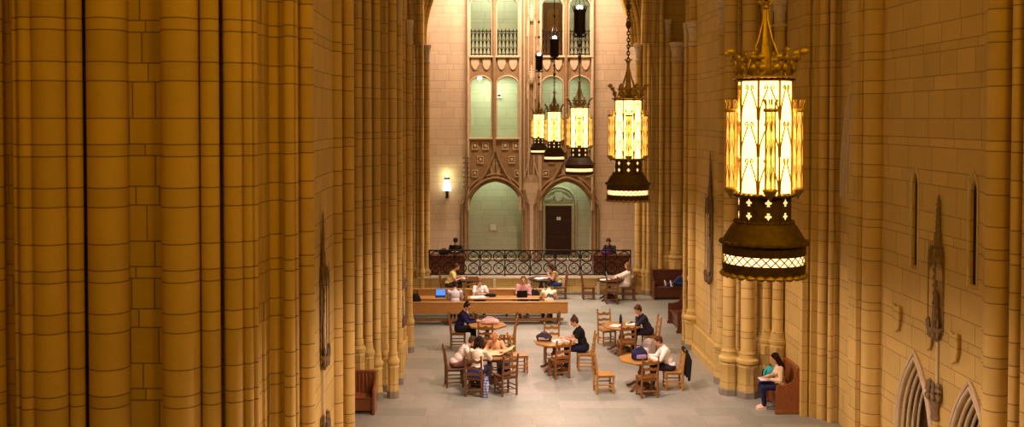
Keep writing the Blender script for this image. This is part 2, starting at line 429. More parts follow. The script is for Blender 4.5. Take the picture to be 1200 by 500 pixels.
def shield(parent, yc, zc, sgn=1, X=WX, s=1.0, mat='carved'):
    q = MB(); n = 8
    prof = [(-.16, .24), (0, .20), (.16, .24), (.15, .0), (.10, -.16), (0, -.27), (-.10, -.16), (-.15, 0)]
    f0 = lambda p: (X-.035-.03*math.cos(p[0]*7), yc+p[0]*s, zc+p[1]*s); f1 = lambda p: (X+.02, yc+p[0]*s*.85, zc+p[1]*s*.9)
    q.prism(prof, f0, f1)
    q.tube([(X-.07, yc-.16*s, zc+.25*s), (X-.07, yc-.17*s, zc+.0*s), (X-.05, yc-.08*s, zc-.22*s)], .018, 6)
    return q.build('shield', M['wall'], parent)
for yc in (18.35, 17.05, 16.12): shield(w, yc, 2.98 if yc < 18 else 3.02)

# ---- recessed bay wall with a blind arch beyond the right-hand pier
w = MB().box((7.78, 19.5, 0), (8.3, 23.0, 16)).build('wall_recess_right', M['wall'], smooth=False); w['kind'] = 'structure'
for k in range(4):
    pts = arch_pts(20.55, 1.35-.11*k, 4.9, 5.2, 8.3-.16*k, 16)
    MB().tube([(7.76+.02*k, a, z) for a, z in pts], .05, 8).build('arch_moulding', M['carved'], w)
shield(w, 20.9, 5.25, X=7.72, s=1.25); shield(w, 20.6, 6.0, X=7.78, s=1.0)
for k in range(3): MB().lathe([(.05, 8.2), (.05, 16)], (7.72, 19.9+.42*k, 0), n=10).build('panel_rib', M['carved'], w)

# ---- second right pier
S = [sh(841, 853, 25.4, 9.45, 1.05), sh(848, 864, 24.4, None, 1.0), sh(864, 869, 24.9, None, 1.0), sh(869, 886.5, 24.15, None, 1.0), sh(886.5, 893, 24.6, None, 1.0),
     sh(892, 906, 24.2, 9.35, 1.5), sh(906, 920, 24.0, 9.35, 1.5), sh(806.5, 822, 29.2, 9.3, 1.05), sh(801, 806, 29.6, 9.3, 1.0),
     sh(972, 979, 22.1), sh(979, 986, 22.2), sh(960, 971, 22.35)]
core = [((6.14, 25.3, 0), (7.4, 29.2, 16)), ((6.6, 24.5, 0), (7.6, 29.3, 16)), ((7.17, 22.6, 0), (7.9, 24.6, 16)),
        ((7.30, 22.45, 0), (8.2, 23.0, 16)), ((7.0, 29.0, 0), (9.6, 29.4, 16)), ((6.06, 25.9, 0), (6.3, 29.0, .75)), ((6.02, 25.9, 0), (6.3, 29.0, .2)),
        ((7.13, 22.52, 0), (7.25, 22.7, 16))]
pier('pillar', 'clustered stone pier on the right with octagonal shaft bases beside the red bench', core, S)

# ---- far right pier
S = [sh(744, 752, 38.5, 9.35, 1.0), sh(753, 758, 38.3, None, 1.0), sh(758, 763, 38.1, None, 1.0), sh(768, 772, 38.2, None, 1.0), sh(772, 777.5, 37.9, None, 1.0), sh(778, 786, 38.0, 10.2, 1.6),
     sh(786, 800, 37.9, 9.35, 1.6), sh(802, 812, 37.9, None, 1.6)]
core = [((gx(748, 38.8), 38.7, 0), (9.6, 39.6, 16)), ((gx(764,38.4), 38.3, 0), (9.6, 39.2, 16))]
pier('pillar', 'far right pier of slim shafts behind the red pew', core, S)

# ---- transverse arch in front of the end wall
R2 = lambda z: arch_pts(1.83, 3.93, 9.3, 9.36, 14.5, 24)
w = holed('wall_arch', [(-7, 16), (-7, 9.3)] + R2(0)[1:-1] + [(9.5, 9.3), (9.5, 16)], [], 1.0, M['wall'], XZ(39.3)); w['kind'] = 'structure'
for k, (off, rr, y) in enumerate(((-.02, .07, 38.75), (.11, .055, 38.72), (.24, .08, 38.66), (.40, .05, 38.7))):
    pts = arch_pts(1.83, 3.93+off, 9.3, 9.36, 14.5+off, 24)[1:-1]
    MB().tube([(a, y, z) for a, z in pts], rr, 8).build('arch_moulding', M['shaft'], w)

# side-arcade arches over the openings between the piers (only their feet show)
def side_arch(X, y0, y1, zs, name='arch_band'):
    t_ = thing('trim_1' if X < 0 else 'trim_2', (0, 0, 0), kind='structure')
    yc, hw = (y0+y1)/2, (y1-y0)/2
    for k, (off, rr, dx) in enumerate(((0, .14, 0), (.22, .10, .16), (.40, .12, .34), (.62, .10, .52))):
        pts = arch_pts(yc, hw+off*.4, zs, zs+.02, zs+hw*1.25+off*.4, 22)
        MB().tube([(X+dx*(-1 if X < 0 else 1), a, z) for a, z in pts], rr, 8).build('arch_moulding', M['shaft'], t_)
side_arch(-2.2, 29.0, 38.3, 9.35); side_arch(6.1, 29.2, 38.0, 9.35)

# ---- raised platform at the end
p = thing('floor_platform', (0, 0, 0), kind='structure')
MB().box((-7.2, 38.3, 0), (9.6, 46.4, .60)).build('platform_body', M['wall'], p, smooth=False)
MB().box((-7.2, 38.56, .60), (9.6, 44.9, .615)).build('paving', M['floor'], p, smooth=False)
MB().bev((-2.3, 38.22, .58), (5.9, 38.55, .67), .02).build('coping', M['carved'], p)
MB().bev((-2.3, 38.24, 0), (5.9, 38.4, .10), .02).build('plinth', M['plinth'], p)
for x in (-.75, .55, 1.85, 3.15, 4.45): MB().bev((x-.05, 38.2, .0), (x+.05, 38.35, .58), .02).build('buttress', M['carved'], p)

# ================================================================ END WALL
BY = 43.0
def bx(x): return gx(x, BY)
def bz(y): return at(CX, y, BY).z
holes = []
low = [(580.5, 31.5), (663.5, 29.5)]
lowp = []
for xc, hw in low:
    a = arch_pts(bx(xc), hw/F_PX*BY, .66, bz(246), bz(212), 14); lowp.append(a); holes.append(a)
cols = [(563.5, 13), (594.5, 13), (647, 13), (679, 13)]
midp, topp = [], []
for xc, hw in cols:
    a = arch_pts(bx(xc), hw/F_PX*BY, bz(161), bz(97), bz(89.5), 8); midp.append(a); holes.append(a)
    a = arch_pts(bx(xc), hw/F_PX*BY, bz(65), bz(6), bz(-4), 8); topp.append(a); holes.append(a)
wb = holed('wall_back', [(-7.2, .3), (9.6, .3), (9.6, 16), (-7.2, 16)], holes, .5, M['backwall'], XZ(BY+.25)); wb['kind'] = 'structure'
# brown carved bays between the jambs (panels 6 cm proud of the ashlar)
bay = holed('carved_bay', [(bx(547.5), .64), (bx(614), .64), (bx(614), 13), (bx(547.5), 13)], [lowp[0], midp[0], midp[1], topp[0], topp[1]], .08, M['carved_back'], XZ(BY-.04), wb)
bay = holed('carved_bay', [(bx(630), .64), (bx(696.5), .64), (bx(696.5), 13), (bx(630), 13)], [lowp[1], midp[2], midp[3], topp[2], topp[3]], .08, M['carved_back'], XZ(BY-.04), wb)
def path_tube(pts, y, r, nm, mat='carved_back', par=wb, n=8): return MB().tube([(a, y, z) for a, z in pts], r, n).build(nm, M[mat], par)
for (xc, hw), a in zip(low, lowp):
    W = hw/F_PX*BY
    for k, (off, r, y) in enumerate(((.02, .05, BY-.10), (.13, .06, BY-.16), (.27, .05, BY-.12))):
        path_tube(arch_pts(bx(xc), W+off, .66, bz(246), bz(212)+off*1.1, 16), y, r, 'arch_moulding')
    # ogee hood sweeping up into the mullion
    for sg in (-1, 1):
        pts = [Vector((bx(xc)+sg*(W+.30), 0, bz(240)))]
        for t_ in [i/18 for i in range(19)]:
            px_ = (1-t_)**1.9*(W+.22) if t_ < 1 else 0
            zz = bz(238)+(bz(172)-bz(238))*(1-(1-t_)**1.15)
            pts.append(Vector((bx(xc)+sg*(px_+.03), 0, zz)))
        MB().tube([(v.x, BY-.15, v.z) for v in pts], .055, 8).build('ogee_moulding', M['carved_back'], wb)
    # little tracery fans under the ogee
    for sg in (-1, 1):
        for k in range(3):
            MB().tube([(bx(xc)+sg*(.04+.05*k), BY-.12, bz(208)), (bx(xc)+sg*(.10+.06*k), BY-.12, bz(200-3*k)), (bx(xc)+sg*.03, BY-.12, bz(190-4*k))], .022, 6).build('tracery', M['carved'], wb)
    # crocketed pinnacle beside each arch
    for sx_, x in ((-1, bx(xc)-W-.10), (1, bx(xc)+W+.08)):
        q = MB().tube([(x, BY-.2, bz(246)), (x, BY-.2, bz(222))], .06, 8)
        if xc < 600 and sx_ < 0:
            q.lathe([(.07, 0), (.06, .1), (.05, 1.1), (.01, 1.7)], (x, BY-.2, bz(222)), 8)
            for k in range(7):
                for sg in (-1, 1): q.ell((x+sg*.09, BY-.22, bz(218)+.2*k), (.05, .05, .035))
        q.build('pinnacle', M['darkcarved'] if xc < 600 and sx_ < 0 else M['carved_back'], wb)
# blind square panels on the bay above the arches
for (xc, hw) in low:
    for dx, y in ((-24, 171), (-11.5, 171), (11.5, 171), (24, 171), (-17.5, 187), (19, 187), (-24, 203), (26, 203)):
        x = bx(xc+dx); z = bz(y)
        q = MB()
        s_ = .10
        for lo, hi in (((-s_-.03, s_), (s_+.03, s_+.035)), ((-s_-.03, -s_-.035), (s_+.03, -s_)), ((-s_-.035, -s_), (-s_, s_)), ((s_, -s_), (s_+.035, s_))):
            q.box((x+lo[0], BY-.12, z+lo[1]*1.15), (x+hi[0], BY-.06, z+hi[1]*1.15))
        q.ell((x, BY-.09, z), (.07, .035, .08))
        q.build('square_panel', M['carved'], wb)
# window bay mullions, jamb shafts, sills, heads
for x in (579, 663): MB().lathe([(.075, bz(178)), (.075, 13)], (bx(x), BY-.14, 0), n=12).build('mullion', M['carved_back'], wb)
for x in (548.5, 609.5, 633, 694): MB().lathe([(.06, bz(246)), (.06, 13)], (bx(x), BY-.13, 0), n=10).build('jamb_shaft', M['carved'], wb)
for x0, x1 in ((549, 610), (632.5, 694)):
    MB().bev((bx(x0), BY-.18, bz(163.5)), (bx(x1), BY+.3, bz(161)), .02).build('sill', M['carved'], wb)
    MB().bev((bx(x0), BY-.20, bz(68)), (bx(x1), BY+.3, bz(65.2)), .02).build('sill', M['carved'], wb)
for (xc, hw), a in zip(cols, midp):
    path_tube(arch_pts(bx(xc), .46, bz(161), bz(97), bz(89), 8), BY-.10, .035, 'arch_moulding', 'carved')
    x = bx(xc)
    for dx, s_ in ((-.24, 1), (.24, 1)):       # shield-like drops under the sill
        q = MB(); poly = [(-.17, .26), (.17, .26), (.16, .02), (.08, -.16), (0, -.22), (-.08, -.16), (-.16, .02)]
        q.prism([(x+dx+u, bz(76)+v) for u, v in poly], lambda p: (p[0], BY-.13, p[1]), lambda p: (p[0], BY-.05, p[1]))
        q.build('drop_panel', M['carved'], wb)
for (xc, hw), a in zip(cols, topp): path_tube(a, BY-.10, .035, 'arch_moulding', 'carved')
# central traceried pilaster
MB().box((bx(613.5), BY-.10, bz(205)), (bx(631), BY, 13)).build('pilaster', M['carved_back'], wb, smooth=False)
MB().box((bx(613.5), BY-.10, .64), (bx(631), BY, bz(205))).build('pilaster_foot', M['backwall'], wb, smooth=False)
for x in (614, 619, 625.5, 631): MB().tube([(bx(x), BY-.14, bz(208)), (bx(x), BY-.14, 13)], .03, 6).build('pilaster_rib', M['carved'], wb)
for y in (15, 88):
    for off in (0, .06):
        path_tube(arch_pts(bx(622.5), .17-off, bz(y+28), bz(y+16), bz(y), 8), BY-.16, .025, 'tracery', 'carved')
    q = MB().lathe([(.02, .5), (.10, .0), (.12, -.12), (.05, -.3)], (bx(622.5), BY-.2, bz(y+2)), 8)
    for k in range(4):
        for sg in (-1, 1): q.ell((bx(622.5)+sg*(.11-.02*k), BY-.24, bz(y+2)+.1*k), .035)
    q.build('finial', M['carved'], wb)
MB().tube([(bx(622.5)+a, BY-.15, z) for a, z in ((-.3, bz(208)), (-.12, bz(190)), (0, bz(160)))], .03, 6).build('tracery', M['carved'], wb)
MB().tube([(bx(622.5)+a, BY-.15, z) for a, z in ((.3, bz(208)), (.12, bz(190)), (0, bz(160)))], .03, 6).build('tracery', M['carved'], wb)

# rooms behind the openings
r = thing('wall_alcoves', (0, 0, 0), kind='structure')
MB().box((bx(540), 44.9, .6), (bx(704), 45.1, bz(200))).build('alcove_wall', M['alcove'], r, smooth=False)
for x in (546, 616, 628, 700): MB().box((bx(x)-.05, BY+.5, .6), (bx(x)+.05, 44.9, bz(200))).build('alcove_side', M['alcove'], r, smooth=False)
MB().box((bx(540), BY+.5, bz(200)), (bx(704), 45.6, bz(165))).build('alcove_ceiling', M['alcove'], r, smooth=False)
MB().box((bx(540), 45.5, bz(165)), (bx(704), 45.7, 13)).build('gallery_wall', M['alcove'], r, smooth=False)
for x in (546, 622, 700): MB().box((bx(x)-.05, BY+.5, bz(165)), (bx(x)+.05, 45.5, 13)).build('gallery_side', M['alcove'], r, smooth=False)
MB().box((bx(540), BY+.5, bz(86)), (bx(704), 45.5, bz(68))).build('gallery_floor', M['alcove'], r, smooth=False)
MB().box((bx(540), BY+.5, 12.8), (bx(704), 45.5, 13)).build('gallery_ceiling', M['alcove'], r, smooth=False)

# door in the right-hand arch with its carved surround
AX = 44.88
d = thing('door_1', (bx(654.5)*44.9/43, AX, .62), kind='structure')
Wd = .56; Hd = at(654, 241, AX).z-.62
MB().bev((-Wd, -.06, .02), (Wd, 0, Hd), .01).build('door_panel', M['doorwood'], d)
for k in range(3):
    for sg in (-1, 1): MB().bev((sg*Wd*.48-.2, -.075, .2+.72*k), (sg*Wd*.48+.2, -.05, .78+.72*k), .02).build('moulded_panel', M['doorwood'], d)
MB().ell((Wd-.1, -.1, 1.05), .035).build('door_handle', M['bronze'], d)
MB().bev((-.08, -.09, Hd-.62), (.10, -.065, Hd-.48), .004).build('door_sign', M['paper'], d)
s = MB()
for sg in (-1, 1): s.lathe([(.07, 0), (.07, Hd)], (sg*(Wd+.09), -.06, 0), n=10); s.lathe([(.05, 0), (.05, Hd+.1)], (sg*(Wd+.22), -.04, 0), n=10)
s.bev((-Wd-.12, -.10, Hd), (Wd+.12, 0, Hd+.09), .02); s.build('door_surround', M['carved'], d)
q = MB(); q.tube([(a, -.08, z) for a, z in arch_pts(0, Wd+.22, Hd+.0, Hd+.1, Hd+.85, 10)[1:-1]], .05, 8)
q.tube([(a, -.05, z) for a, z in arch_pts(0, Wd+.08, Hd+.1, Hd+.1, Hd+.70, 10)[1:-1]], .03, 8)
q.prism([(-.17, .62), (.17, .62), (.17, .36), (0, .14), (-.17, .36)], lambda p: (p[0], -.12, Hd+p[1]), lambda p: (p[0], -.0, Hd+p[1]))
for sg in (-1, 1):
    for k in range(4): q.tube([(sg*(.2+.1*k), -.04, Hd+.14), (sg*(.30+.1*k), -.08, Hd+.3), (sg*(.18+.08*k), -.04, Hd+.5-.06*k)], .03, 6)
q.build('tympanum_carving', M['alcove'], d)
# things on the end wall
p0 = at(578, 266, 44.87)
t_ = thing('wall_notice', p0, 0, 'small square framed notice on the pale wall inside the left arch', 'notice')
MB().bev((-.17, -.03, -.17), (.17, .02, .17), .006).build('frame', M['carved'], t_); MB().box((-.135, -.035, -.135), (.135, -.029, .135)).build('sheet', M['paper'], t_)
p0 = at(585, 112, 45.48)
t_ = thing('thermostat', p0, 0, 'small pale box on the wall inside the upper left window', 'thermostat')
MB().bev((-.12, -.05, -.12), (.12, .02, .12), .01).build('housing', M['paper'], t_); MB().bev((-.06, -.06, -.03), (.06, -.045, .05), .004).build('dial_panel', M['iron'], t_)
p0 = at(648, 22, 45.46)
t_ = thing('door_2', (p0.x, 45.5, bz(68)), kind='structure')
MB().bev((-.42, -.06, .02), (.42, 0, 2.6), .01).build('door_panel', M['brown'], t_); MB().bev((-.25, -.075, 1.3), (.25, -.05, 2.3), .02).build('moulded_panel', M['honey2'], t_)
p0 = at(562, 92, 44.3)
t_ = thing('ceiling_globe_lamp', (p0.x, 44.3, bz(86)), 0, 'small white globe lamp under the ceiling inside the upper left window', 'lamp')
MB().lathe([(.07, 0), (.07, -.05), (.03, -.07)], n=14).build('canopy', M['iron'], t_); MB().ell((0, 0, -.14), .09).build('globe', M['roomlamp'], t_)
# wall sconce
p0 = at(524, 232, BY)
t_ = thing('wall_sconce', (p0.x, BY-.03, p0.z), 0, 'glowing tapered lamp on a dark bracket on the end wall left of the arch', 'wall lamp')
q = MB().bev((-.06, -.04, 0), (.06, .04, .36), .02); q.tube([(0, -.02, .1), (0, -.2, .12), (0, -.24, .34)], .02, 6); q.build('bracket', M['iron'], t_)
MB().lathe([(.17, .34), (.17, .38), (.10, .80), (.0, .80)], (0, -.24, 0), 14).build('shade', M['sconceglass'], t_)
q = MB().lathe([(.12, .80), (.13, .83), (.06, .9)], (0, -.24, 0), 8)
for k in range(6): q.cone((.09*math.cos(k*PI/3), -.24+.09*math.sin(k*PI/3), .82), (.12*math.cos(k*PI/3), -.24+.12*math.sin(k*PI/3), .93), .02, .004, 5)
q.build('crown', M['bronze'], t_)
MB().ell((0, -.24, .92), .035).build('bulb', M['flame'], t_)

# ---- iron railings
def ring(mb, x, z, r, w=.018, y=0): mb.tube([(x+r*math.cos(a), y, z+r*math.sin(a)) for a in [2*PI*k/20 for k in range(20)]], w, 6, closed=True)
rl = thing('platform_railing', (0, 38.42, .66), 0, 'long wrought iron railing of two rows of scrolled circles on the platform edge', 'railing')
x0, x1 = -1.88, 5.68
H = 1.0
MB().bev((x0, -.035, H-.05), (x1, .035, H), .01).build('top_rail', M['iron'], rl)
MB().bev((x0, -.02, .05), (x1, .02, .09), .008).build('bottom_rail', M['iron'], rl)
ncol = 16; st = (x1-x0)/ncol
for i in range(0, ncol+1, 2):
    q = MB().bev((x0+st*i-.022, -.022, 0), (x0+st*i+.022, .022, H), .005); q.ell((x0+st*i, 0, .0), (.05, .05, .03)); q.build('post', M['iron'], rl)
for i in range(ncol):
    for j in range(2):
        cx_, cz = x0+st*(i+.5), .09+.43*(j+.5)
        q = MB(); ring(q, cx_, cz, .195, .02)
        for sx in (-1, 1):
            for sz in (-1, 1):
                q.tube([(cx_+sx*.02, 0, cz+sz*.02), (cx_+sx*.09, 0, cz+sz*.05), (cx_+sx*.12, 0, cz+sz*.11), (cx_+sx*.07, 0, cz+sz*.13), (cx_+sx*.05, 0, cz+sz*.09)], .011, 5)
        q.ell((cx_, 0, cz), .03)
        q.build('scroll_ring', M['iron'], rl)
for i, (xc, hw) in enumerate(cols):
    lab = ['first from the left', 'second from the left', 'third from the left', 'rightmost'][i]
    g_ = thing('balcony_railing', (bx(xc), BY+.02, bz(65)), 0, 'black iron railing in the top openings, %s of four' % lab, 'railing', 'iron railings in the top openings')
    Hh = bz(36)-bz(65)
    MB().bev((-.46, -.02, Hh-.04), (.46, .02, Hh), .008).build('top_rail', M['iron'], g_)
    MB().bev((-.46, -.015, .04), (.46, .015, .08), .006).build('bottom_rail', M['iron'], g_)
    for k in range(6):
        x = -.40+.16*k
        q = MB().tube([(x, 0, 0), (x, 0, Hh)], .021, 6); q.cone((x, 0, Hh), (x, 0, Hh+.1), .025, .003, 6)
        if k < 5:
            for z in (.26, .58, .88): q.tube([(x, 0, z-.16), (x+.026, 0, z), (x+.08, 0, z+.10), (x+.134, 0, z), (x+.16, 0, z-.16)], .018, 5)
        q.build('picket', M['iron'], g_)

# ---- carved niches on the nave walls
def niche(X, yc, z0, z1, sgn, label, pale=False):
    """z0 foot of shaft, z1 spire tip; sgn = direction the niche faces along X"""
    n_ = thing('stone_niche', (X, yc, z0), 0 if sgn < 0 else PI, label, 'niche', kind='thing'); n_.scale = (.62, .9, 1)
    Hn = z1-z0; k = Hn/4.0; mat = M['darkcarved']
    # local: faces -X
    q = MB().lathe([(.10, -.42), (.12, -.38), (.08, -.30), (.10, -.22), (.17, -.05), (.19, .0), (.19, .04), (.06, .05)], (-.10, 0, 0), n=10)
    if z0 > 1.5:
        for i in range(5):
            a_ = PI+(i-2)*.65
            for r_, z_ in ((.19, .10), (.17, .19), (.20, -.02)): q.ell((-.10+r_*math.cos(a_), r_*math.sin(a_), z_), (.05, .05, .055))
        q.build('corbel', mat, n_)
        MB().lathe([(.10, -z0), (.10, -.40)], (-.06, 0, 0), n=8, ph=PI/8).build('pilaster', M['wall'], n_)
    MB().lathe([(.035, .0), (.06, .03), (.035, .10), (.035, .28*Hn), (.05, .29*Hn)], (-.07, 0, 0), n=10).build('shaft', M['carved'], n_)
    q = MB().lathe([(.05, .0), (.13, .10), (.19, .17), (.21, .20), (.21, .24), (.1, .25)], (-.12, 0, .27*Hn), n=12)
    for a in range(-2, 3):
        ang = PI+a*.6; q.ell((-.12+.15*math.cos(ang), .15*math.sin(ang), .27*Hn+.13), (.05, .05, .07))
        q.ell((-.12+.19*math.cos(ang), .19*math.sin(ang), .27*Hn+.30), (.035, .035, .08))
    q.build('bracket', mat, n_)
    q = MB()
    for a in (-.17, .17):
        q.tube([(-.04, a, .31*Hn), (-.04, a, .72*Hn)], .03, 8); q.tube([(-.24, a*.8, .33*Hn), (-.24, a*.8, .70*Hn)], .018, 6)
        for i in range(9): q.ell((-.06, a*1.15, (.34+.04*i)*Hn), (.03, .025, .035))
    q.box((-.02, -.15, .30*Hn), (.0, .15, .72*Hn)); q.build('jambs', mat, n_)
    q = MB().tube([(-.13, 0, .34*Hn), (-.13, 0, .40*Hn), (-.12, 0, .50*Hn), (-.12, 0, .53*Hn)], [.09, .08, .065, .03], 10); q.ell((-.13, 0, .555*Hn), (.05, .05, .07))
    q.tube([(-.13, -.08, .49*Hn), (-.20, -.05, .45*Hn), (-.21, .0, .46*Hn)], .025, 6); q.build('figure', M['carved'] if pale else mat, n_)
    q = MB().lathe([(.2, .0), (.23, .02), (.23, .10), (.18, .14), (.16, .3*k), (.19, .32*k), (.10, .36*k), (.09, .6*k)], (-.08, 0, .66*Hn), n=8, ph=PI/8)
    for i in range(5):
        ang = PI+(i-2)*.7; x, y = -.08+.2*math.cos(ang), .2*math.sin(ang)
        q.cone((x, y, .66*Hn+.05), (x, y, .66*Hn+.42*k), .03, .004, 6); q.cone((x, y, .66*Hn), (x, y, .66*Hn-.12), .025, .004, 6)
    q.build('canopy', mat, n_)
    q = MB().lathe([(.09, 0), (.07, .1), (.03, (Hn*.34-.5*k)), (.006, Hn*.34-.42*k)], (-.08, 0, .66*Hn+.42*k), n=8)
    hs = Hn*.34-.42*k
    for i in range(7):
        for sg in (-1, 1): q.ell((-.09, sg*(.085-.009*i), .66*Hn+.46*k+hs*.125*i), (.03, .025, .028))
    q.build('spire', mat, n_)
    return n_
niche(WX+.02, 16.75, 2.05, 5.35, -1, 'dark carved stone niche with crocketed spire between the two small right doorways')
nl = niche(-2.40, 15.45, 1.9, 5.2, 1, 'dark carved stone niche with spire on the near left pier', True)
nl.scale.x = .42
niche(6.14, 27.0, .9, 5.75, -1, 'slim dark niche with tall spire on the right pier above the dark pew', True)
niche(-2.08, 26.7, .4, 3.1, 1, 'pale slim niche low on the second left pier', True)
# ================================================================ LANTERNS
LX = 2.13
LG = 'hanging lanterns in a row down the hall'
def make_lantern(label):
    L_ = thing('hanging_lantern', (0, 0, 5.36), PI/8*0, label, 'lantern', LG)
    k = 1/155.0
    Z = lambda y: (329-y)*k          # photograph rows of the nearest lantern -> metres above its lower rim
    # lower drum with scalloped rim, rope mould and glowing band
    MB().lathe([(.300, Z(326)), (.306, Z(316)), (.306, Z(313.5))], n=32).build('lower_rim', M['bronze'], L_)
    q = MB()
    nb = 26*8
    q.tube([(.302*math.cos(2*PI*i/nb), .302*math.sin(2*PI*i/nb), Z(327)) for i in range(nb)], [.007+.015*abs(math.sin(PI*i/8)) for i in range(nb)], 8, closed=True)
    q.build('beaded_edge', M['gilt'], L_)
    MB().lathe([(.292, Z(314)), (.292, Z(303))], n=32).build('glow_band', M['bandglass'], L_)
    q = MB()
    for i in range(28):              # crossed lattice over the band
        a0, a1 = 2*PI*i/28, 2*PI*(i+1)/28
        for u, v in ((Z(313.5), Z(303.5)), (Z(303.5), Z(313.5))):
            q.tube([(.298*math.cos(a0), .298*math.sin(a0), u), (.300*math.cos((a0+a1)/2), .300*math.sin((a0+a1)/2), (u+v)/2), (.298*math.cos(a1), .298*math.sin(a1), v)], .0052, 4)
    q.build('band_lattice', M['gilt'], L_)
    MB().lathe([(.303, Z(303.5)), (.306, Z(302)), (.306, Z(292)), (.30, Z(291))], n=32).build('drum', M['bronze'], L_)
    q = MB(); n = 90
    q.tube([(.317*math.cos(2*PI*i/n), .317*math.sin(2*PI*i/n), Z(290)+.006*math.sin(i*2.1)) for i in range(n)], [.013+.004*math.sin(i*2.1) for i in range(n)], 6, closed=True)
    q.tube([(.215*math.cos(2*PI*i/n), .215*math.sin(2*PI*i/n), Z(266)+.004*math.sin(i*2.1)) for i in range(n)], [.010+.003*math.sin(i*2.1) for i in range(n)], 6, closed=True)
    q.tube([(.218*math.cos(2*PI*i/n), .218*math.sin(2*PI*i/n), Z(235)+.004*math.sin(i*2.1)) for i in range(n)], [.012+.003*math.sin(i*2.1) for i in range(n)], 6, closed=True)
    q.build('rope_moulding', M['bronze'], L_)
    MB().lathe([(.312, Z(289)), (.296, Z(285)), (.262, Z(276)), (.236, Z(270)), (.214, Z(266)), (.205, Z(266))], n=32).build('shade', M['bronze'], L_)
    MB().lathe([(.200, Z(266)), (.200, Z(236))], n=8, ph=PI/8).build('neck', M['bronze'], L_, angle=20)
    q = MB()
    for i in range(8):                # fleur-de-lis cut-outs glowing through the neck
        a = 2*PI*i/8+PI/2; Rm = Matrix.Rotation(a-PI/2, 4, 'Z')
        for zc, s in ((Z(243), 1), (Z(258), -1)):
            y = -.1868
            w = [(0, .030*s), (.012, .010*s), (.026, .006*s), (.020, -.006*s), (.006, -.008*s), (.012, -.024*s), (-.012, -.024*s), (-.006, -.008*s), (-.020, -.006*s), (-.026, .006*s), (-.012, .010*s)]
            o_ = len(q.v)
            q.prism(w, lambda p: Rm @ Vector((p[0], y, zc+p[1])), lambda p: Rm @ Vector((p[0], y+.004, zc+p[1])))
    q.build('cutout', M['cutglass'], L_)
    # main octagonal cage
    for i in range(8):
        a0, a1 = PI/8+2*PI*i/8, PI/8+2*PI*(i+1)/8; r = .192
        q = MB(); A, B = Vector((r*math.cos(a0), r*math.sin(a0), 0)), Vector((r*math.cos(a1), r*math.sin(a1), 0))
        nrm = ((A+B)/2).normalized()*.004
        q.add([A+Vector((0,0,Z(232))), B+Vector((0,0,Z(232))), B+Vector((0,0,Z(104))), A+Vector((0,0,Z(104))),
               A+nrm+Vector((0,0,Z(232))), B+nrm+Vector((0,0,Z(232))), B+nrm+Vector((0,0,Z(104))), A+nrm+Vector((0,0,Z(104)))],
              [(0,3,2,1),(4,5,6,7),(0,1,5,4),(1,2,6,5),(2,3,7,6),(3,0,4,7)])
        q.build('glass_panel', M['lampglass'], L_, smooth=False)
        g = MB()
        g.tube([(1.03*A.x, 1.03*A.y, Z(234)), (1.03*A.x, 1.03*A.y, Z(102))], .0085, 6)
        up = nrm.normalized()*.010
        lerp = lambda u: A.lerp(B, u)+up
        for zb in (Z(232), Z(190), Z(148)):   # ogee tracery with scrolls, three tiers
            hgt = 40*k
            for sg in (0, 1):
                f_ = (lambda u: u) if sg == 0 else (lambda u: 1-u)
                pts = [(.02, 0), (.05, .3), (.18, .55), (.36, .80), (.42, .92), (.36, 1.0), (.27, .95), (.30, .88)]
                g.tube([lerp(f_(u))+Vector((0, 0, zb+v*hgt)) for u, v in pts], .0062, 5)
        g.build('tracery', M['gilt'], L_)
    MB().lathe([(.20, Z(104)), (.222, Z(103)), (.226, Z(98)), (.205, Z(97)), (.19, Z(97))], n=8, ph=PI/8).build('upper_ring', M['bronze'], L_, angle=20)
    q = MB(); q.tube([(.226*math.cos(2*PI*i/n), .226*math.sin(2*PI*i/n), Z(99)) for i in range(n)], [.009+.003*math.sin(i*2.1) for i in range(n)], 6, closed=True)
    q.build('rope_moulding', M['gilt'], L_)
    # coronet of leafy finials
    for i in range(8):
        a = 2*PI*i/8+PI/8; d = Vector((math.cos(a), math.sin(a), 0)); s_ = Vector((-d.y, d.x, 0)); up = Vector((0, 0, 1)); Rt = Matrix.Rotation(a, 3, 'Z')
        q = MB(); P = lambda r, w, z: d*r+s_*w+up*(Z(97)+z)
        q.tube([P(.20, 0, 0), P(.212, 0, .06), P(.235, 0, .11), P(.268, 0, .165)], [.012, .010, .009, .006], 6)
        for sg in (-1, 1):
            q.tube([P(.203, 0, .01), P(.206, sg*.035, .04), P(.212, sg*.045, .075), P(.220, sg*.022, .10)], [.009, .008, .007, .004], 5)
            q.ell(P(.245, sg*.024, .13), (.016, .036, .024), rot=Rt, n=8, m=6); q.ell(P(.215, sg*.03, .055), (.014, .030, .028), rot=Rt, n=8, m=6)
        q.ell(P(.282, 0, .175), (.036, .018, .026), rot=Rt, n=8, m=6); q.ell(P(.222, 0, .085), (.014, .022, .036), rot=Rt, n=8, m=6)
        q.build('coronet_leaf', M['gilt'], L_)
    # central spire, four struts, cap
    MB().lathe([(.055, Z(97)), (.045, Z(75)), (.022, Z(40)), (.014, Z(18))], n=8).build('spire', M['gilt'], L_)
    for i in range(4):
        a = 2*PI*i/4+PI/5; c, s_ = math.cos(a), math.sin(a)
        MB().tube([(.205*c, .205*s_, Z(98)), (.15*c, .15*s_, Z(80)), (.07*c, .07*s_, Z(55)), (.022*c, .022*s_, Z(32)), (.02*c, .02*s_, Z(20))], .007, 6).build('strut', M['gilt'], L_)
    q = MB().lathe([(.018, Z(20)), (.03, Z(18)), (.02, Z(14)), (.03, Z(13))], n=12)
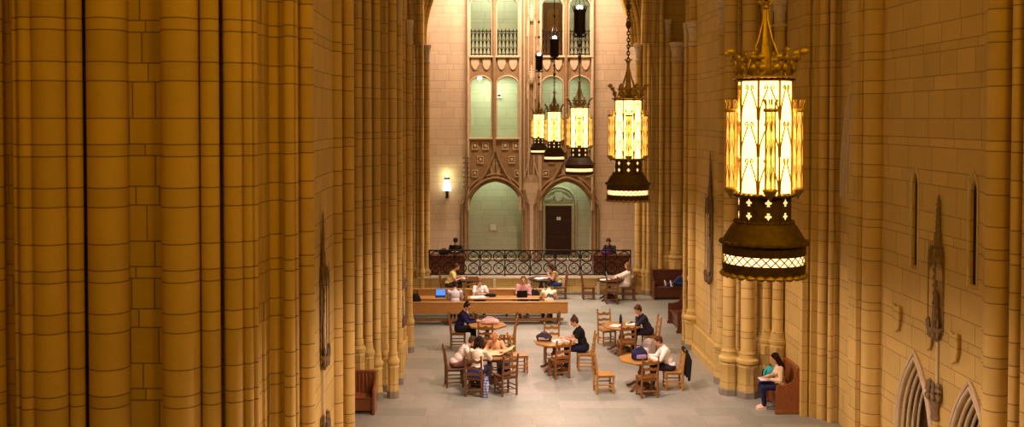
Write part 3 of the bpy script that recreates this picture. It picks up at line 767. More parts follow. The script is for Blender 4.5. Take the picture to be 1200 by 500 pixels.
    for i in range(6):
        a = 2*PI*i/6; q.tube([(.015*math.cos(a), .015*math.sin(a), Z(16)), (.05*math.cos(a), .05*math.sin(a), Z(11)), (.062*math.cos(a), .062*math.sin(a), Z(13))], [.012, .009, .004], 6)
    q.build('cap', M['gilt'], L_)
    # four small side turrets
    for i in range(4):
        a = 2*PI*i/4; c, s_ = math.cos(a), math.sin(a); C0 = (.245*c, .245*s_, 0)
        tr = MB().lathe([(.033, Z(226)), (.033, Z(138))], C0, 6, ph=a).build('turret', M['amberglass'], L_, smooth=False)
        q = MB()
        for j in range(6):
            b_ = a+2*PI*j/6; x, y = C0[0]+.038*math.cos(b_), C0[1]+.038*math.sin(b_)
            q.tube([(x, y, Z(229)), (x, y, Z(128))], .0045, 5)
            b2 = a+2*PI*(j+1)/6; x2, y2 = C0[0]+.038*math.cos(b2), C0[1]+.038*math.sin(b2)
            for zz in (Z(222), Z(192), Z(165)):
                q.tube([(x, y, zz), ((x*.7+x2*.3)*1.0, (y*.7+y2*.3), zz+.10), ((x+x2)/2, (y+y2)/2, zz+.14), ((x*.3+x2*.7), (y*.3+y2*.7), zz+.10), (x2, y2, zz)], .0028, 4)
            q.tube([(x, y, Z(131)), (x+.012*math.cos(b_), y+.012*math.sin(b_), Z(125)), (x+.02*math.cos(b_), y+.02*math.sin(b_), Z(127))], [.006, .008, .004], 5)
        q.lathe([(.052, Z(139)), (.056, Z(137)), (.05, Z(135))], C0, 12); q.lathe([(.05, Z(226)), (.056, Z(228)), (.045, Z(231)), (.012, Z(237)), (.004, Z(240))], C0, 12)
        q.build('turret_cage', M['gilt'], tr)
    # chain up to the small canister
    q = MB(); z = Z(12); i = 0; ztop = 8.42-5.36
    while z < ztop-.05:
        Rm = Matrix.Translation((0, 0, z)) @ Matrix.Rotation(PI/2*(i % 2), 4, 'Z')
        q.tube([(.020*math.cos(t_), 0, .032*math.sin(t_)) for t_ in [2*PI*j/8 for j in range(8)]], .009, 5, closed=True, mat=Rm); z += .048; i += 1
    q.ell((0, 0, (Z(12)+ztop)/2), (.04, .04, .06)); q.ell((0, 0, ztop-.25), (.035, .035, .05)); q.build('chain', M['bronze'], L_)
    q = MB(); n = 16; zc = 8.45-5.36
    q.lathe([(.02, zc-.12), (.05, zc-.05), (.115, zc-.02), (.125, zc), (.125, zc+.42), (.14, zc+.44), (.14, zc+.48), (.11, zc+.49)], n=16)
    for i in range(8):
        a = 2*PI*i/8; c, s_ = math.cos(a), math.sin(a)
        q.tube([(.12*c, .12*s_, zc+.46), (.15*c, .15*s_, zc+.54), (.19*c, .19*s_, zc+.58)], [.02, .014, .004], 5)
        q.tube([(.04*c, .04*s_, zc-.08), (.11*c, .11*s_, zc-.10), (.16*c, .16*s_, zc-.04)], [.018, .014, .004], 5)
    q.build('canister', M['iron'], L_)
    MB().ell((0, 0, zc+.53), (.06, .06, .05)).build('bulb', M['flame'], L_)
    q = MB(); z = zc+.55
    for sx, sy in ((1, 0), (-1, 0), (0, 1), (0, -1)): q.tube([(.12*sx, .12*sy, zc+.47), (.02*sx, .02*sy, zc+.95)], .006, 5)
    q.tube([(0, 0, zc+.93), (0, 0, 15.6-5.36)], .012, 6)
    q.ell((0, 0, zc+1.15), (.035, .035, .06)); q.ell((0, 0, zc+1.7), (.035, .035, .06)); q.build('hanging_rod', M['iron'], L_)
    return L_
LD = [7.68, 14.85, 22.1, 29.8, 37.0]
LY = [5.42, 5.40, 5.36, 5.32, 5.28]
LL = ['largest and nearest wrought lantern hanging at the right', 'wrought lantern hanging just right of the row of smaller ones, second nearest',
      'glowing lantern hanging in front of the right bay of the end wall, third nearest', 'small glowing lantern hanging in front of the central pilaster, fourth in the row', 'smallest glowing lantern, farthest of the row']
LPX = [896, 736, 679, 649.5, 631.5]
lantern = make_lantern(LL[0])
for i in range(5):
    o = lantern if i == 0 else dup(lantern, (0, 0, 0), 0, LL[i])
    o.location = (gx(LPX[i], LD[i]), LD[i], LY[i]); o.rotation_euler.z = R(-6)
def light(kind, name, loc, energy, color, **kw):
    l = bpy.data.lights.new(name, kind); l.energy = energy; l.color = color
    o = bpy.data.objects.new(name, l); COL.objects.link(o); o.location = loc
    for k, v in kw.items():
        if k == 'aim': o.rotation_euler = (Vector(v)-Vector(loc)).to_track_quat('-Z', 'Y').to_euler()
        else: setattr(l, k, v)
    return o

# ================================================================ FURNITURE
def make_chair(wood, tone):
    """faces +X"""
    c = thing('ladder_back_chair', (0, 0, 0), 0, tone, 'chair')
    q = MB().bev((-.20, -.215, .435), (.225, .215, .465), .012); q.bev((-.18, -.19, .39), (.20, .19, .437), .006); q.build('seat', M[wood], c)
    for sg in (-1, 1):
        q = MB().tube([(-.20, sg*.195, 0), (-.20, sg*.195, .45), (-.235, sg*.195, .75), (-.265, sg*.195, .96)], [.027, .028, .025, .022], 8); q.ell((-.268, sg*.195, .975), (.030, .030, .034), n=8, m=6); q.build('leg', M[wood], c)
        q = MB().lathe([(.024, 0), (.031, .03), (.021, .06), (.031, .10), (.031, .16), (.020, .19), (.028, .24), (.021, .32), (.031, .36), (.031, .44)], (.19, sg*.185, 0), 10); q.build('leg', M[wood], c)
        for z in (.13, .22): MB().tube([(-.20, sg*.193, z), (.19, sg*.187, z)], .0155, 6).build('rung', M[wood], c)
    for x, z in ((.19, .20), (.19, .11), (-.20, .16)): MB().tube([(x, -.19, z), (x, .19, z)], .0155, 6).build('rung', M[wood], c)
    for z, h, dx in ((.55, .05, -.208), (.69, .06, -.225), (.85, .09, -.250)):   # wavy slats
        top = [(u, z+.030+h*.20*math.cos(u*2*PI/.185)+h*.22*math.cos(u*PI/.37)) for u in [(-.185+.37*i/16) for i in range(17)]]
        bot = [(u, z-.032+h*.10*math.cos(u*2*PI/.185)) for u, _ in reversed(top)]
        q = MB(); tp = top+bot; n = len(top)
        for i in range(n-1):
            a, b_, c2, d_ = top[i], top[i+1], bot[n-2-i], bot[n-1-i]
            q.add([(dx-.009, a[0], a[1]), (dx-.009, b_[0], b_[1]), (dx-.009, c2[0], c2[1]), (dx-.009, d_[0], d_[1]), (dx+.009, a[0], a[1]), (dx+.009, b_[0], b_[1]), (dx+.009, c2[0], c2[1]), (dx+.009, d_[0], d_[1])],
                  [(0,3,2,1),(4,5,6,7),(0,1,5,4),(3,7,6,2),(0,4,7,3),(1,2,6,5)])
        q.build('slat', M[wood], c, smooth=False)
    return c
def make_table(top, tone, r=.56, leg='brown'):
    t_ = thing('octagonal_table', (0, 0, 0), 0, tone, 'table')
    q = MB().lathe([(r-.012, .705), (r, .715), (r, .742), (r-.012, .752)], n=8, ph=PI/8); q.build('tabletop', M[top], t_, angle=20)
    MB().lathe([(r*.72, .66), (r*.72, .707)], n=8, ph=PI/8).build('apron', M[leg], t_, angle=20)
    MB().lathe([(.10, .06), (.11, .10), (.06, .16), (.05, .24), (.085, .34), (.09, .42), (.05, .50), (.06, .60), (.14, .66)], n=16).build('pedestal', M[leg], t_)
    for i in range(4):
        a = PI/2*i+PI/4; c, s_ = math.cos(a), math.sin(a)
        q = MB().tube([(.05*c, .05*s_, .17), (.2*c, .2*s_, .14), (.34*c, .34*s_, .045), (.42*c, .42*s_, .03)], [.045, .038, .032, .028], 8); q.ell((.42*c, .42*s_, .028), (.035, .035, .028), n=8, m=6); q.build('foot', M[leg], t_)
    return t_
CH = {}
def chair(x, y, rz, wood, label, group=None):
    if wood not in CH:
        CH[wood] = make_chair(wood, label); o = CH[wood]
    else: o = copy_tree(CH[wood])
    o.location = (x, y, 0); o.rotation_euler = (0, 0, R(rz)); o['label'] = label; o['group'] = group or 'ladder back chairs at the study tables'
    return o
TB = {}
def table(x, y, rz, top, leg, label, r=.56):
    k = (top, leg, r)
    if k not in TB: TB[k] = make_table(top, label, r, leg); o = TB[k]
    else: o = copy_tree(TB[k])
    o.location = (x, y, 0); o.rotation_euler = (0, 0, R(rz)); o['label'] = label; o['group'] = 'octagonal study tables'
    return o
# foreground tables: (x, y) in metres
T1 = (.22, 28.95); T2 = (.25, 25.3); T3 = (1.97, 26.75); T5 = (4.02, 28.85); T6 = (3.95, 24.85)
table(*T1, 10, 'honey', 'brown', 'octagonal oak table with a pale pink bag on it, beside the settle')
table(*T2, 0, 'honey2', 'brown', 'oak table hidden under a spread map, behind the woman with dark bobbed hair')
table(*T3, 5, 'honey', 'brown', 'octagonal oak table with papers and a dark bag before the woman in black')
table(*T5, 12, 'honey', 'brown', 'octagonal oak table with a bottle and open books before the man in dark jacket')
table(*T6, 0, 'honey', 'brown', 'octagonal oak table with a navy bag before the man in white shirt')
chair(-.62, 29.35, 0, 'honey2', 'oak ladder-back chair under the person in a navy jacket')
chair(.78, 28.75, 172, 'honey', 'empty honey oak ladder-back chair pushed in at the table with the pink bag')
chair(.17, 28.2, 88, 'honey2', 'oak ladder-back chair with its back to us at the table with the pink bag')
chair(-.62, 25.15, 8, 'brown', 'dark brown ladder-back chair under the person in a white shirt leaning forward')
chair(-.10, 24.30, 78, "brown", "brown ladder-back chair with blue cloth behind its slats, its back to us")
chair(.62, 24.40, 118, 'brown', 'brown ladder-back chair with a black and white bag on it, back to us')
chair(.42, 26.12, 265, 'brown', 'ladder-back chair under the child with strawberry blond hair')
chair(1.02, 26.55, 8, 'honey', 'empty chair with its back to the map readers, facing the woman in black')
chair(2.03, 26.0, 112, 'honey2', 'ladder-back chair with a tan coat on its seat, in front of the woman in black')
chair(1.98, 27.75, 270, 'honey', 'empty ladder-back chair behind the table with the dark bag')
chair(2.78, 26.75, 178, 'honey', 'ladder-back chair under the woman in the black top')
chair(3.00, 24.55, 6, 'honey', 'lone empty honey oak chair standing free on the floor, side on to us')
chair(3.72, 29.75, 285, 'honey', 'empty ladder-back chair behind the table with the bottle')
chair(4.05, 28.1, 95, 'honey2', 'empty ladder-back chair in front of the table with the bottle, back to us')
chair(4.86, 28.95, 184, 'honey', 'ladder-back chair under the man in the dark jacket')
chair(3.98, 24.2, 100, 'honey2', 'ladder-back chair standing in front of the navy bag, back to us')
chair(4.72, 24.85, 180, 'honey', 'ladder-back chair under the man in white shirt, black coat over its back')
# tables near the platform
T8 = (-.42, 37.25); T9 = (2.25, 37.35); T10 = (4.72, 37.1)
table(*T8, 0, 'darkwood', 'darkwood', 'dark octagonal table in front of the man in the yellow shirt', .5)
table(*T9, 0, 'darkwood', 'darkwood', 'dark octagonal table with white papers before the woman in the tan top', .5)
table(*T10, 0, 'darkwood', 'darkwood', 'dark octagonal table before the woman in the white jacket', .5)
chair(-1.20, 37.25, 0, 'brown', 'brown chair under the man in the yellow shirt')
chair(-.28, 36.5, 90, 'honey2', 'ladder-back chair behind the settles, between yellow-shirted man and facing student')
chair(2.95, 37.4, 180, 'brown', 'brown chair under the woman in the tan top by the railing')
chair(3.98, 37.3, 0, 'brown', 'empty brown chair left of the table of the woman in white jacket')
chair(4.70, 36.45, 90, 'brown', 'brown chair in front of the table of the woman in white jacket, back to us')
chair(5.42, 37.15, 180, 'brown', 'brown chair under the woman in the white jacket')

def settle(x0, x1, yb, face, posts, label, wood='bench', backtop=.73, rz=0):
    """long settle running along X; face=+1 seats away from us"""
    c = thing('oak_settle', ((x0+x1)/2, yb, 0), R(rz), label, 'settle', 'long oak settles')
    h = (x1-x0)/2
    MB().bev((-h, -.03, .37), (h, .03, backtop), .015).build('back_panel', M[wood], c)
    MB().bev((-h, -.045, backtop-.03), (h, .045, backtop+.03), .012).build('top_rail', M[wood], c)
    MB().bev((-h, min(0, face*.48), .40), (h, max(0, face*.48), .445), .012).build('seat', M[wood], c)
    for p in posts:
        q = MB().bev((p-.035, -.045, 0), (p+.035, .045, .45), .008); q.bev((p-.035, face*.44-.04, 0), (p+.035, face*.44+.04, .42), .008)
        q.bev((p-.025, min(0, face*.46), .0), (p+.025, max(0, face*.46), .07), .008)
        q.build('leg', M['brown'], c)
    MB().bev((-h+.12, face*.2-.03, .10), (h-.12, face*.2+.03, .19), .01).build('stretcher', M[wood], c)
    return c
YN = 32.55
settle(-.36, 2.82, YN, 1, (-1.42, -.02, 1.32), 'long oak settle seen from behind, right-hand one, its end near the hall middle', rz=1.2)
settle(-3.3, -.42, YN-.08, 1, (-1.2, .9), 'long oak settle seen from behind, ending behind the left pier', rz=1.2)
settle(-.50, 2.30, YN+1.85, -1, (-1.2, 0, 1.2), 'far oak settle facing us with two students on it', backtop=.84)
settle(-3.3, -.56, YN+1.85, -1, (-1.1, 1.1), 'far oak settle facing us behind the laptop', backtop=.84)
def long_table(x0, x1, y, label):
    c = thing('refectory_table', ((x0+x1)/2, y, 0), R(.6), label, 'table', 'long tables between the settles'); h = (x1-x0)/2
    MB().bev((-h, -.27, .71), (h, .27, .75), .012).build('tabletop', M['bench'], c)
    for sx in (-1, 1):
        MB().bev((sx*(h-.3)-.04, -.22, 0), (sx*(h-.3)+.04, .22, .07), .01).build('foot', M['brown'], c)
        MB().bev((sx*(h-.3)-.03, -.10, .05), (sx*(h-.3)+.03, .10, .712), .01).build('leg', M['brown'], c)
    MB().bev((-h+.3, -.03, .22), (h-.3, .03, .30), .01).build('stretcher', M['brown'], c)
long_table(-.4, 2.55, YN+.88, 'long oak table between the right-hand pair of settles')
long_table(-3.2, -.52, YN+.86, 'long oak table carrying the open laptop between the left pair of settles')

def pew(name, loc, rz, length, label, wood='pewwood', carvedback=False):
    """back against -X local... faces +X, runs along Y"""
    c = thing(name, loc, R(rz), label, 'bench'); h = length/2
    MB().bev((-.26, -h, .40), (.20, h, .45), .012).build('seat', M[wood], c)
    MB().bev((-.30, -h, .10), (-.25, h, 1.0), .012).build('back_panel', M[wood], c)
    MB().bev((-.325, -h-.02, .98), (-.225, h+.02, 1.04), .015).build('top_rail', M[wood], c)
    MB().bev((.10, -h, .06), (.13, h, .40), .01).build('front_board', M[wood], c)
    for sg in (-1, 1):
        poly = [(-.30, 0), (.24, 0), (.24, .62), (.21, .66), (.10, .65), (-.08, .70), (-.17, .80), (-.20, .95), (-.22, 1.04), (-.30, 1.04)]
        q = MB(); y0, y1 = sg*h, sg*(h+.05)
        q.prism(poly if sg < 0 else poly, lambda p: (p[0], min(y0, y1), p[1]), lambda p: (p[0], max(y0, y1), p[1]))
        q.build('end_panel', M[wood], c, angle=30)
        MB().bev((-.32, min(y0, y1)-.01, 0), (.27, max(y0, y1)+.01, .09), .01).build('plinth', M['honey2'] if wood == 'pewwood' and not carvedback else M[wood], c)
    if carvedback:
        for y in [(-h+.1+(length-.2)*i/6) for i in range(7)]: MB().tube([(-.24, y, .46), (-.24, y, .97)], .02, 6).build('spindle', M[wood], c)
    return c
pew('red_oak_bench', (6.86, 23.2, 0), 180, .95, 'red-brown oak bench at the right pier with the reading woman on it')
pb = pew('red_oak_bench', (gx(419, 23.0), 22.9, 0), -90, .70, 'small dark red bench against the left pier', 'pewwood', True); pb.scale.z = .84
pew('red_oak_bench', (7.25, 37.35, 0), -90, 1.7, 'dark red oak pew at the far right with jean-clad legs stretched on it', 'redwood')
pew('red_oak_bench', (6.32, 32.1, 0), 180, 1.5, 'dark red pew seen end on beside the right pier', 'redwood')
# desks behind the railing
def desk(x0, x1, y, label):
    c = thing('reading_desk', ((x0+x1)/2, y, .60), 0, label, 'desk', 'dark desks behind the railing'); h = (x1-x0)/2
    MB().bev((-h, -.3, .72), (h, .3, .76), .01).build('desktop', M['redwood'], c)
    MB().bev((-h+.03, -.27, .06), (h-.03, -.24, .72), .01).build('front_board', M['redwood'], c)
    for sx in (-1, 1): MB().bev((sx*(h-.05)-.03, -.26, 0), (sx*(h-.05)+.03, .26, .72), .01).build('side_panel', M['redwood'], c)
    for z in (.24, .50): MB().bev((-h+.05, -.29, z), (h-.05, -.26, z+.03), .008).build('rail', M['brown'], c)
    for i in range(4): MB().bev((-h+.1+(2*h-.2)*i/4+.02, -.285, .10), (-h+.1+(2*h-.2)*(i+1)/4-.02, -.262, .22), .01).build('moulded_panel', M['brown'], c)
desk(-2.0, -.55, 39.35, 'dark red desk behind the railing at the left, before the person in a dark cap')
desk(4.35, 5.75, 39.35, 'dark red desk behind the railing at the right, with a purple bag on it')
# ================================================================ PEOPLE
MATC = {}
def cloth(key, c, c2=None):
    if key not in MATC: MATC[key] = fabric('cloth_'+key, c, c2)
    return MATC[key]
def remesh(o, vox, sm=3, it=.5):
    m = o.modifiers.new('voxel', 'REMESH'); m.mode = 'VOXEL'; m.voxel_size = vox; m.use_smooth_shade = True
    if sm: s_ = o.modifiers.new('smooth', 'SMOOTH'); s_.iterations = sm; s_.factor = it
    dg = bpy.context.evaluated_depsgraph_get()
    me = bpy.data.meshes.new_from_object(o.evaluated_get(dg)); old = o.data; o.modifiers.clear(); o.data = me
    bpy.data.meshes.remove(old)
    me.polygons.foreach_set('use_smooth', [True]*len(me.polygons))
    return o
def ik(a, b, l1, l2, pole):
    a, b, pole = Vector(a), Vector(b), Vector(pole); d = b-a; L = d.length
    if L > (l1+l2)*.995: b = a+d*((l1+l2)*.995/L); d = b-a; L = d.length
    x = (l1*l1-l2*l2+L*L)/(2*L); h = math.sqrt(max(0, l1*l1-x*x)); u = d/L
    n = pole-u*pole.dot(u); n.normalize()
    return a+u*x+n*h, b
def person(loc, rz, label, top, trouser, hairc, lean=12, yaw=0, nod=20, handL=(.38, .10, .80), handR=(.38, -.10, .80), sleeve='long', hair='short', seat=.46,
           skin='skin', shoe=(.05, .04, .035), sc=1.0, knees=.42, feet=(.46, .13), legs=None, bag=None, turn=0, hip=0, female=False, pattern=None, skirt=False, shorts=False):
    """seated figure facing +X; loc = point on the floor (or platform) below the hips"""
    P_ = thing('person', loc, R(rz), label, 'person')
    V = Vector; pel = V((hip, 0, (seat+.095)))
    ln = Matrix.Rotation(R(lean), 3, 'Y'); tw = Matrix.Rotation(R(turn), 3, 'Z'); T = lambda x, y, z: pel + tw @ (ln @ V((x, y, z)))
    sw = .165 if female else .185
    waist, chest, neck = T(0, 0, .17), T(.01, 0, .36), T(0, 0, .50)
    headR = tw @ Matrix.Rotation(R(yaw), 3, 'Z') @ Matrix.Rotation(R(nod), 3, 'Y')
    hb = neck+ (tw @ Matrix.Rotation(R(lean*.6+nod*.5), 3, 'Y')) @ V((0.01, 0, .08)); hc = hb + headR @ V((.025, 0, .115))
    shL, shR = T(0, sw, .455), T(0, -sw, .455)
    la, lf = .29, .25
    elL, wrL = ik(shL, handL, la, lf, (-.25, .55, -.7)); elR, wrR = ik(shR, handR, la, lf, (-.25, -.55, -.7))
    if legs is None:
        hpL, hpR = pel+V((0, .09, 0)), pel+V((0, -.09, 0))
        knL, knR = V((hip+knees, .13, seat+.085)), V((hip+knees, -.12, seat+.085))
        anL, anR = V((hip+feet[0], feet[1], .09)), V((hip+feet[0]-.05, -feet[1], .09))
        toe = V((.16, 0, -.035))
    else:
        hpL, hpR, knL, knR, anL, anR, toe = legs
        hpL, hpR, knL, knR, anL, anR, toe = [V(v) for v in legs]
    # ---------- one continuous body surface
    b = MB()
    wf = .88 if female else 1.0
    RT = tw @ ln
    b.ell(pel+V((0, 0, .02)), (.125, .165, .12), rot=tw, n=18, m=12); b.ell(waist, (.10*wf, .135*wf, .16), rot=RT, n=18, m=12)
    b.ell(chest, (.112, .158*wf, .17), rot=RT, n=18, m=12); b.ell(T(0, 0, .43), (.085, .17*wf, .075), rot=RT, n=18, m=12)
    if female: b.ell(T(.075, .06, .33), .065); b.ell(T(.075, -.06, .33), .065)
    b.cap(T(0, 0, .44), hb, .058, .050)
    for s_, e_, w_ in ((shL, elL, wrL), (shR, elR, wrR)):
        b.cap(s_, e_, .052*wf, .040*wf); b.cap(e_, w_, .040*wf, .027)
        d = (w_-e_).normalized(); sd = d.cross(V((0, 0, 1))).normalized() if abs(d.z) < .95 else V((0, 1, 0)); up = sd.cross(d)
        q = Matrix((d, sd, up)).transposed()
        pc = w_+d*.05; b.ell(pc, (.052, .040, .017), rot=q, n=12, m=8)
        for i, (o_, l_) in enumerate(((-.030, .060), (-.010, .072), (.010, .068), (.030, .052))):   # four fingers, curled
            r0 = pc+d*.040+sd*o_; r1 = r0+d*l_*.55-up*.008; r2 = r1+d*l_*.42-up*.022
            b.cap(r0, r1, .0095, .0088, 8); b.cap(r1, r2, .0088, .0078, 8)
        th = 1 if s_ is shR else -1
        r0 = w_+d*.02+sd*.030*th; r1 = r0+d*.035+sd*.022*th-up*.006; b.cap(r0, r1, .012, .010, 8); b.cap(r1, r1+d*.028-up*.006, .010, .008, 8)
    for h_, k_, a_ in ((hpL, knL, anL), (hpR, knR, anR)):
        b.cap(h_, k_, .085, .056); b.cap(k_, a_, .055, .036); b.cap(a_, a_+toe*.9, .036, .026)
    # head: cranium, jaw, nose, brows, ears
    H = lambda x, y, z: hc+headR@V((x, y, z))
    b.ell(H(-.012, 0, .028), (.098, .077, .090), rot=headR, n=20, m=14); b.ell(H(.028, 0, -.035), (.066, .058, .078), rot=headR, n=18, m=12)
    b.ell(H(.055, 0, -.088), (.030, .032, .024), rot=headR); b.cap(H(.088, 0, .018), H(.108, 0, -.022), .009, .013, 8)
    for sg in (-1, 1):
        b.ell(H(.070, sg*.030, .030), (.020, .026, .010), rot=headR, n=10, m=6); b.ell(H(-.004, sg*.079, -.005), (.018, .008, .030), rot=headR, n=10, m=8)
        b.ell(H(.060, sg*.036, -.020), (.020, .018, .018), rot=headR, n=10, m=6)
    body = remesh(b.build('body', M[skin], P_), .0085, 3)
    for sg in (-1, 1): MB().ell(H(.080, sg*.031, .010), (.010, .013, .008), rot=headR, n=10, m=7).build('eye', M['eye'], P_)
    MB().ell(H(.083, 0, -.058), (.010, .022, .007), rot=headR, n=10, m=6).build('mouth', M['lip'], P_)
    # ---------- hair
    hm = cloth('hair_'+str(hairc), hairc, tuple(v*1.3+.003 for v in hairc))
    q = MB()
    q.ell(H(-.028, 0, .042), (.103, .089, .092), rot=headR, n=20, m=14)
    if hair in ('short', 'bun', 'curly'): q.ell(H(-.055, 0, -.01), (.060, .078, .070), rot=headR)
    if hair == 'curly':
        rnd = random.Random(3)
        for i in range(26):
            a, e = rnd.uniform(0, 2*PI), rnd.uniform(.0, 1.3)
            q.ell(H(-.02+.1*math.cos(a)*math.cos(e), .088*math.sin(a)*math.cos(e), .045+.09*math.sin(e)), .026, n=8, m=6)
    if hair == 'bun': q.ell(H(-.075, 0, .125), (.048, .050, .045), rot=headR)
    if hair in ('long', 'bob'):
        zl = -.15 if hair == 'bob' else -.30
        for y_ in (-.065, 0, .065): q.cap(H(-.06, y_, .03), H(-.075, y_*1.15, zl*.6), .05, .048); q.cap(H(-.075, y_*1.15, zl*.6), H(-.07, y_*1.1, zl), .048, .028)
        for sg in (-1, 1): q.cap(H(-.0, sg*.075, .03), H(.0, sg*.085, zl*.8), .030, .022)
    if hair == 'pony': q.ell(H(-.055, 0, -.0), (.060, .078, .065), rot=headR); q.cap(H(-.11, 0, .04), H(-.17, 0, -.10), .035, .02)
    hr = remesh(q.build('hair', hm, P_), .0095, 2)
    if hair == 'cap':
        c_ = MB().ell(H(-.02, 0, .06), (.112, .098, .085), rot=headR, n=20, m=12); c_.ell(H(.10, 0, .055), (.07, .07, .012), rot=headR); c_.build('cap', cloth('cap', (.01, .01, .012)), P_)
    # ---------- clothing
    q = MB(); g_ = .014
    q.ell(pel+V((0, 0, .045)), (.135, .172, .105), rot=tw, n=18, m=12); q.ell(waist, (.10*wf+g_+.012, .135*wf+g_+.01, .165), rot=RT, n=18, m=12)
    q.ell(chest, (.112+g_, .158*wf+g_, .175), rot=RT, n=18, m=12); q.ell(T(0, 0, .43), (.085+g_, .175*wf+g_, .075), rot=RT, n=18, m=12)
    if female: q.ell(T(.075, .06, .33), .075); q.ell(T(.075, -.06, .33), .075)
    q.cap(T(0, 0, .44), T(.005, 0, .515), .072, .064)
    for s_, e_, w_ in ((shL, elL, wrL), (shR, elR, wrR)):
        if sleeve == 'long': q.cap(s_, e_, .052*wf+g_+.004, .046+g_*.6); q.cap(e_, e_.lerp(w_, .95), .046+g_*.6, .040)
        elif sleeve == 'short': q.cap(s_, s_.lerp(e_, .55), .052*wf+g_+.006, .056+g_*.5)
        else: q.ell(s_, .052+g_)
    tm = cloth(str(top)+'top', top) if pattern is None else pattern
    remesh(q.build('top', tm, P_), .011, 3)
    q = MB(); q.ell(pel+V((0, 0, .0)), (.137, .178, .105), rot=tw, n=18, m=12)
    for h_, k_, a_ in ((hpL, knL, anL), (hpR, knR, anR)):
        q.cap(h_, k_, .085+g_, .060+g_)
        if shorts: continue
        q.cap(k_, k_.lerp(a_, .93), .058+g_, .046+g_*.6)
    if skirt: q.ell((pel+(knL+knR)/2)/2+V((0, 0, -.02)), (.26, .19, .10))
    remesh(q.build('trousers', cloth(str(trouser)+'trousers', trouser), P_), .012, 3)
    for a_ in (anL, anR):
        t_ = toe.normalized(); q = MB(); tq = t_.to_track_quat('X', 'Z').to_matrix()
        q.ell(a_+toe*.42+V((0, 0, -.015)), (.125, .045, .040), rot=tq, n=14, m=9); q.ell(a_+V((0, 0, -.02)), (.05, .042, .055), rot=tq)
        if legs is None: q.bev((-.055, -.042, 0), (.20, .042, .022), .008, mat=Matrix.Translation((a_.x, a_.y, 0)))
        q.build('shoe', cloth(str(shoe)+'shoe', shoe), P_)
    if sc != 1.0: P_.scale = (sc, sc, sc)
    P_['_dummy'] = 0; del P_['_dummy']
    return P_, dict(H=H, T=T, hc=hc, headR=headR, chest=chest, pel=pel, RT=RT)

NAVY = (.012, .012, .05); BLACK = (.012, .011, .012); WHITE = (.80, .76, .72); JEAN = (.03, .05, .16); CREAM = (.78, .68, .54)
# table 1: navy jacket
p_, k_ = person((-.60, 29.35, 0), -6, 'person in navy jacket and glasses with dark hair bun, reading by the pink bag', (.018, .015, .075), BLACK, (.03, .018, .012), lean=16, nod=30, yaw=-25, hair='bun', handL=(.50, .10, .79), handR=(.50, -.08, .79))
q = MB(); H = k_['H']
for sg in (-1, 1): q.tube([H(.098, sg*.033+.026*math.cos(a), .008+.020*math.sin(a)) for a in [2*PI*i/12 for i in range(12)]], .004, 5, closed=True)
q.tube([H(.098, -.008, .010), H(.100, .008, .010)], .004, 5); q.build('glasses', M['iron'], p_)
# table 2
person((-.62, 25.15, 0), 12, 'person in a white shirt leaning far forward, left of the dark-haired woman', (.74, .66, .62), (.20, .09, .07), (.08, .035, .015), lean=38, nod=38, yaw=0, handL=(.52, .10, .80), handR=(.50, -.12, .80), hair='short')
person((-.06, 24.42, 0), 72, 'woman in a cream sweater with dark bobbed hair, seated with her back to us', CREAM, (.03, .03, .06), (.022, .010, .008), lean=12, nod=18, yaw=-10, hair='bob', handL=(.48, .18, .82), handR=(.52, -.16, .80), female=True)
person((.44, 26.15, 0), -100, 'child with strawberry blond hair and peach top bent over the map', (.76, .46, .24), (.25, .12, .08), (.50, .22, .08), lean=26, nod=45, hair='curly', handL=(.42, .15, .80), handR=(.44, -.15, .80), sc=.93, female=True)
# table 3
person((2.74, 26.75, 0), 180, 'woman in a black short-sleeved top with brown hair bun, writing', BLACK, (.012, .012, .035), (.07, .028, .014), lean=14, nod=32, yaw=8, hair='bun', sleeve='short', handL=(.46, .06, .80), handR=(.50, -.12, .79), female=True, sc=1.06)
# table 5
person((4.82, 28.95, 0), 184, 'man in a dark jacket with brown hair reading beside a bottle', (.028, .026, .045), (.02, .018, .025), (.09, .04, .02), lean=24, nod=28, yaw=10, hair='curly', handL=(.38, .06, .98), handR=(.52, -.10, .79))
# table 6
person((4.66, 24.85, 0), 180, 'man in a white shirt with short brown hair, black coat on the chair behind him', (.82, .76, .74), (.03, .022, .035), (.07, .028, .012), lean=20, nod=34, yaw=6, handL=(.50, .10, .80), handR=(.50, -.10, .80))
# settles
person((gx(533, 32.85), 32.82, 0), 92, 'student in a pale checked shirt on the settle beside the laptop, back to us', WHITE, (.05, .05, .09), (.03, .015, .01), lean=6, nod=22, handL=(.45, .12, .80), handR=(.45, -.12, .80), pattern=plaid('pale_check', (.80, .76, .78), (.42, .40, .55)))
pt, kt = person((gx(644, 32.9), 32.88, 0), 96, 'student in a cream lettered T-shirt on the settle, back to us', (.85, .76, .52), (.10, .05, .03), (.025, .018, .018), lean=6, nod=20, sleeve='short', handL=(.45, .15, .80), handR=(.45, -.15, .80))
person((gx(562, 34.1), 34.12, 0), -88, 'student in a white T-shirt writing, facing us from the far settle', (.85, .82, .82), (.02, .02, .03), (.16, .07, .03), lean=20, nod=38, sleeve='short', handL=(.40, .16, .80), handR=(.42, -.05, .80), hair='pony', female=True)
person((gx(613.5, 34.1), 34.14, 0), -92, 'student in a pink checked shirt facing us behind a dark laptop', (.7, .4, .4), (.03, .03, .06), (.14, .07, .035), lean=10, nod=16, handL=(.36, .06, .86), handR=(.36, -.06, .86), pattern=plaid('pink_check', (.74, .42, .40), (.34, .12, .16)))
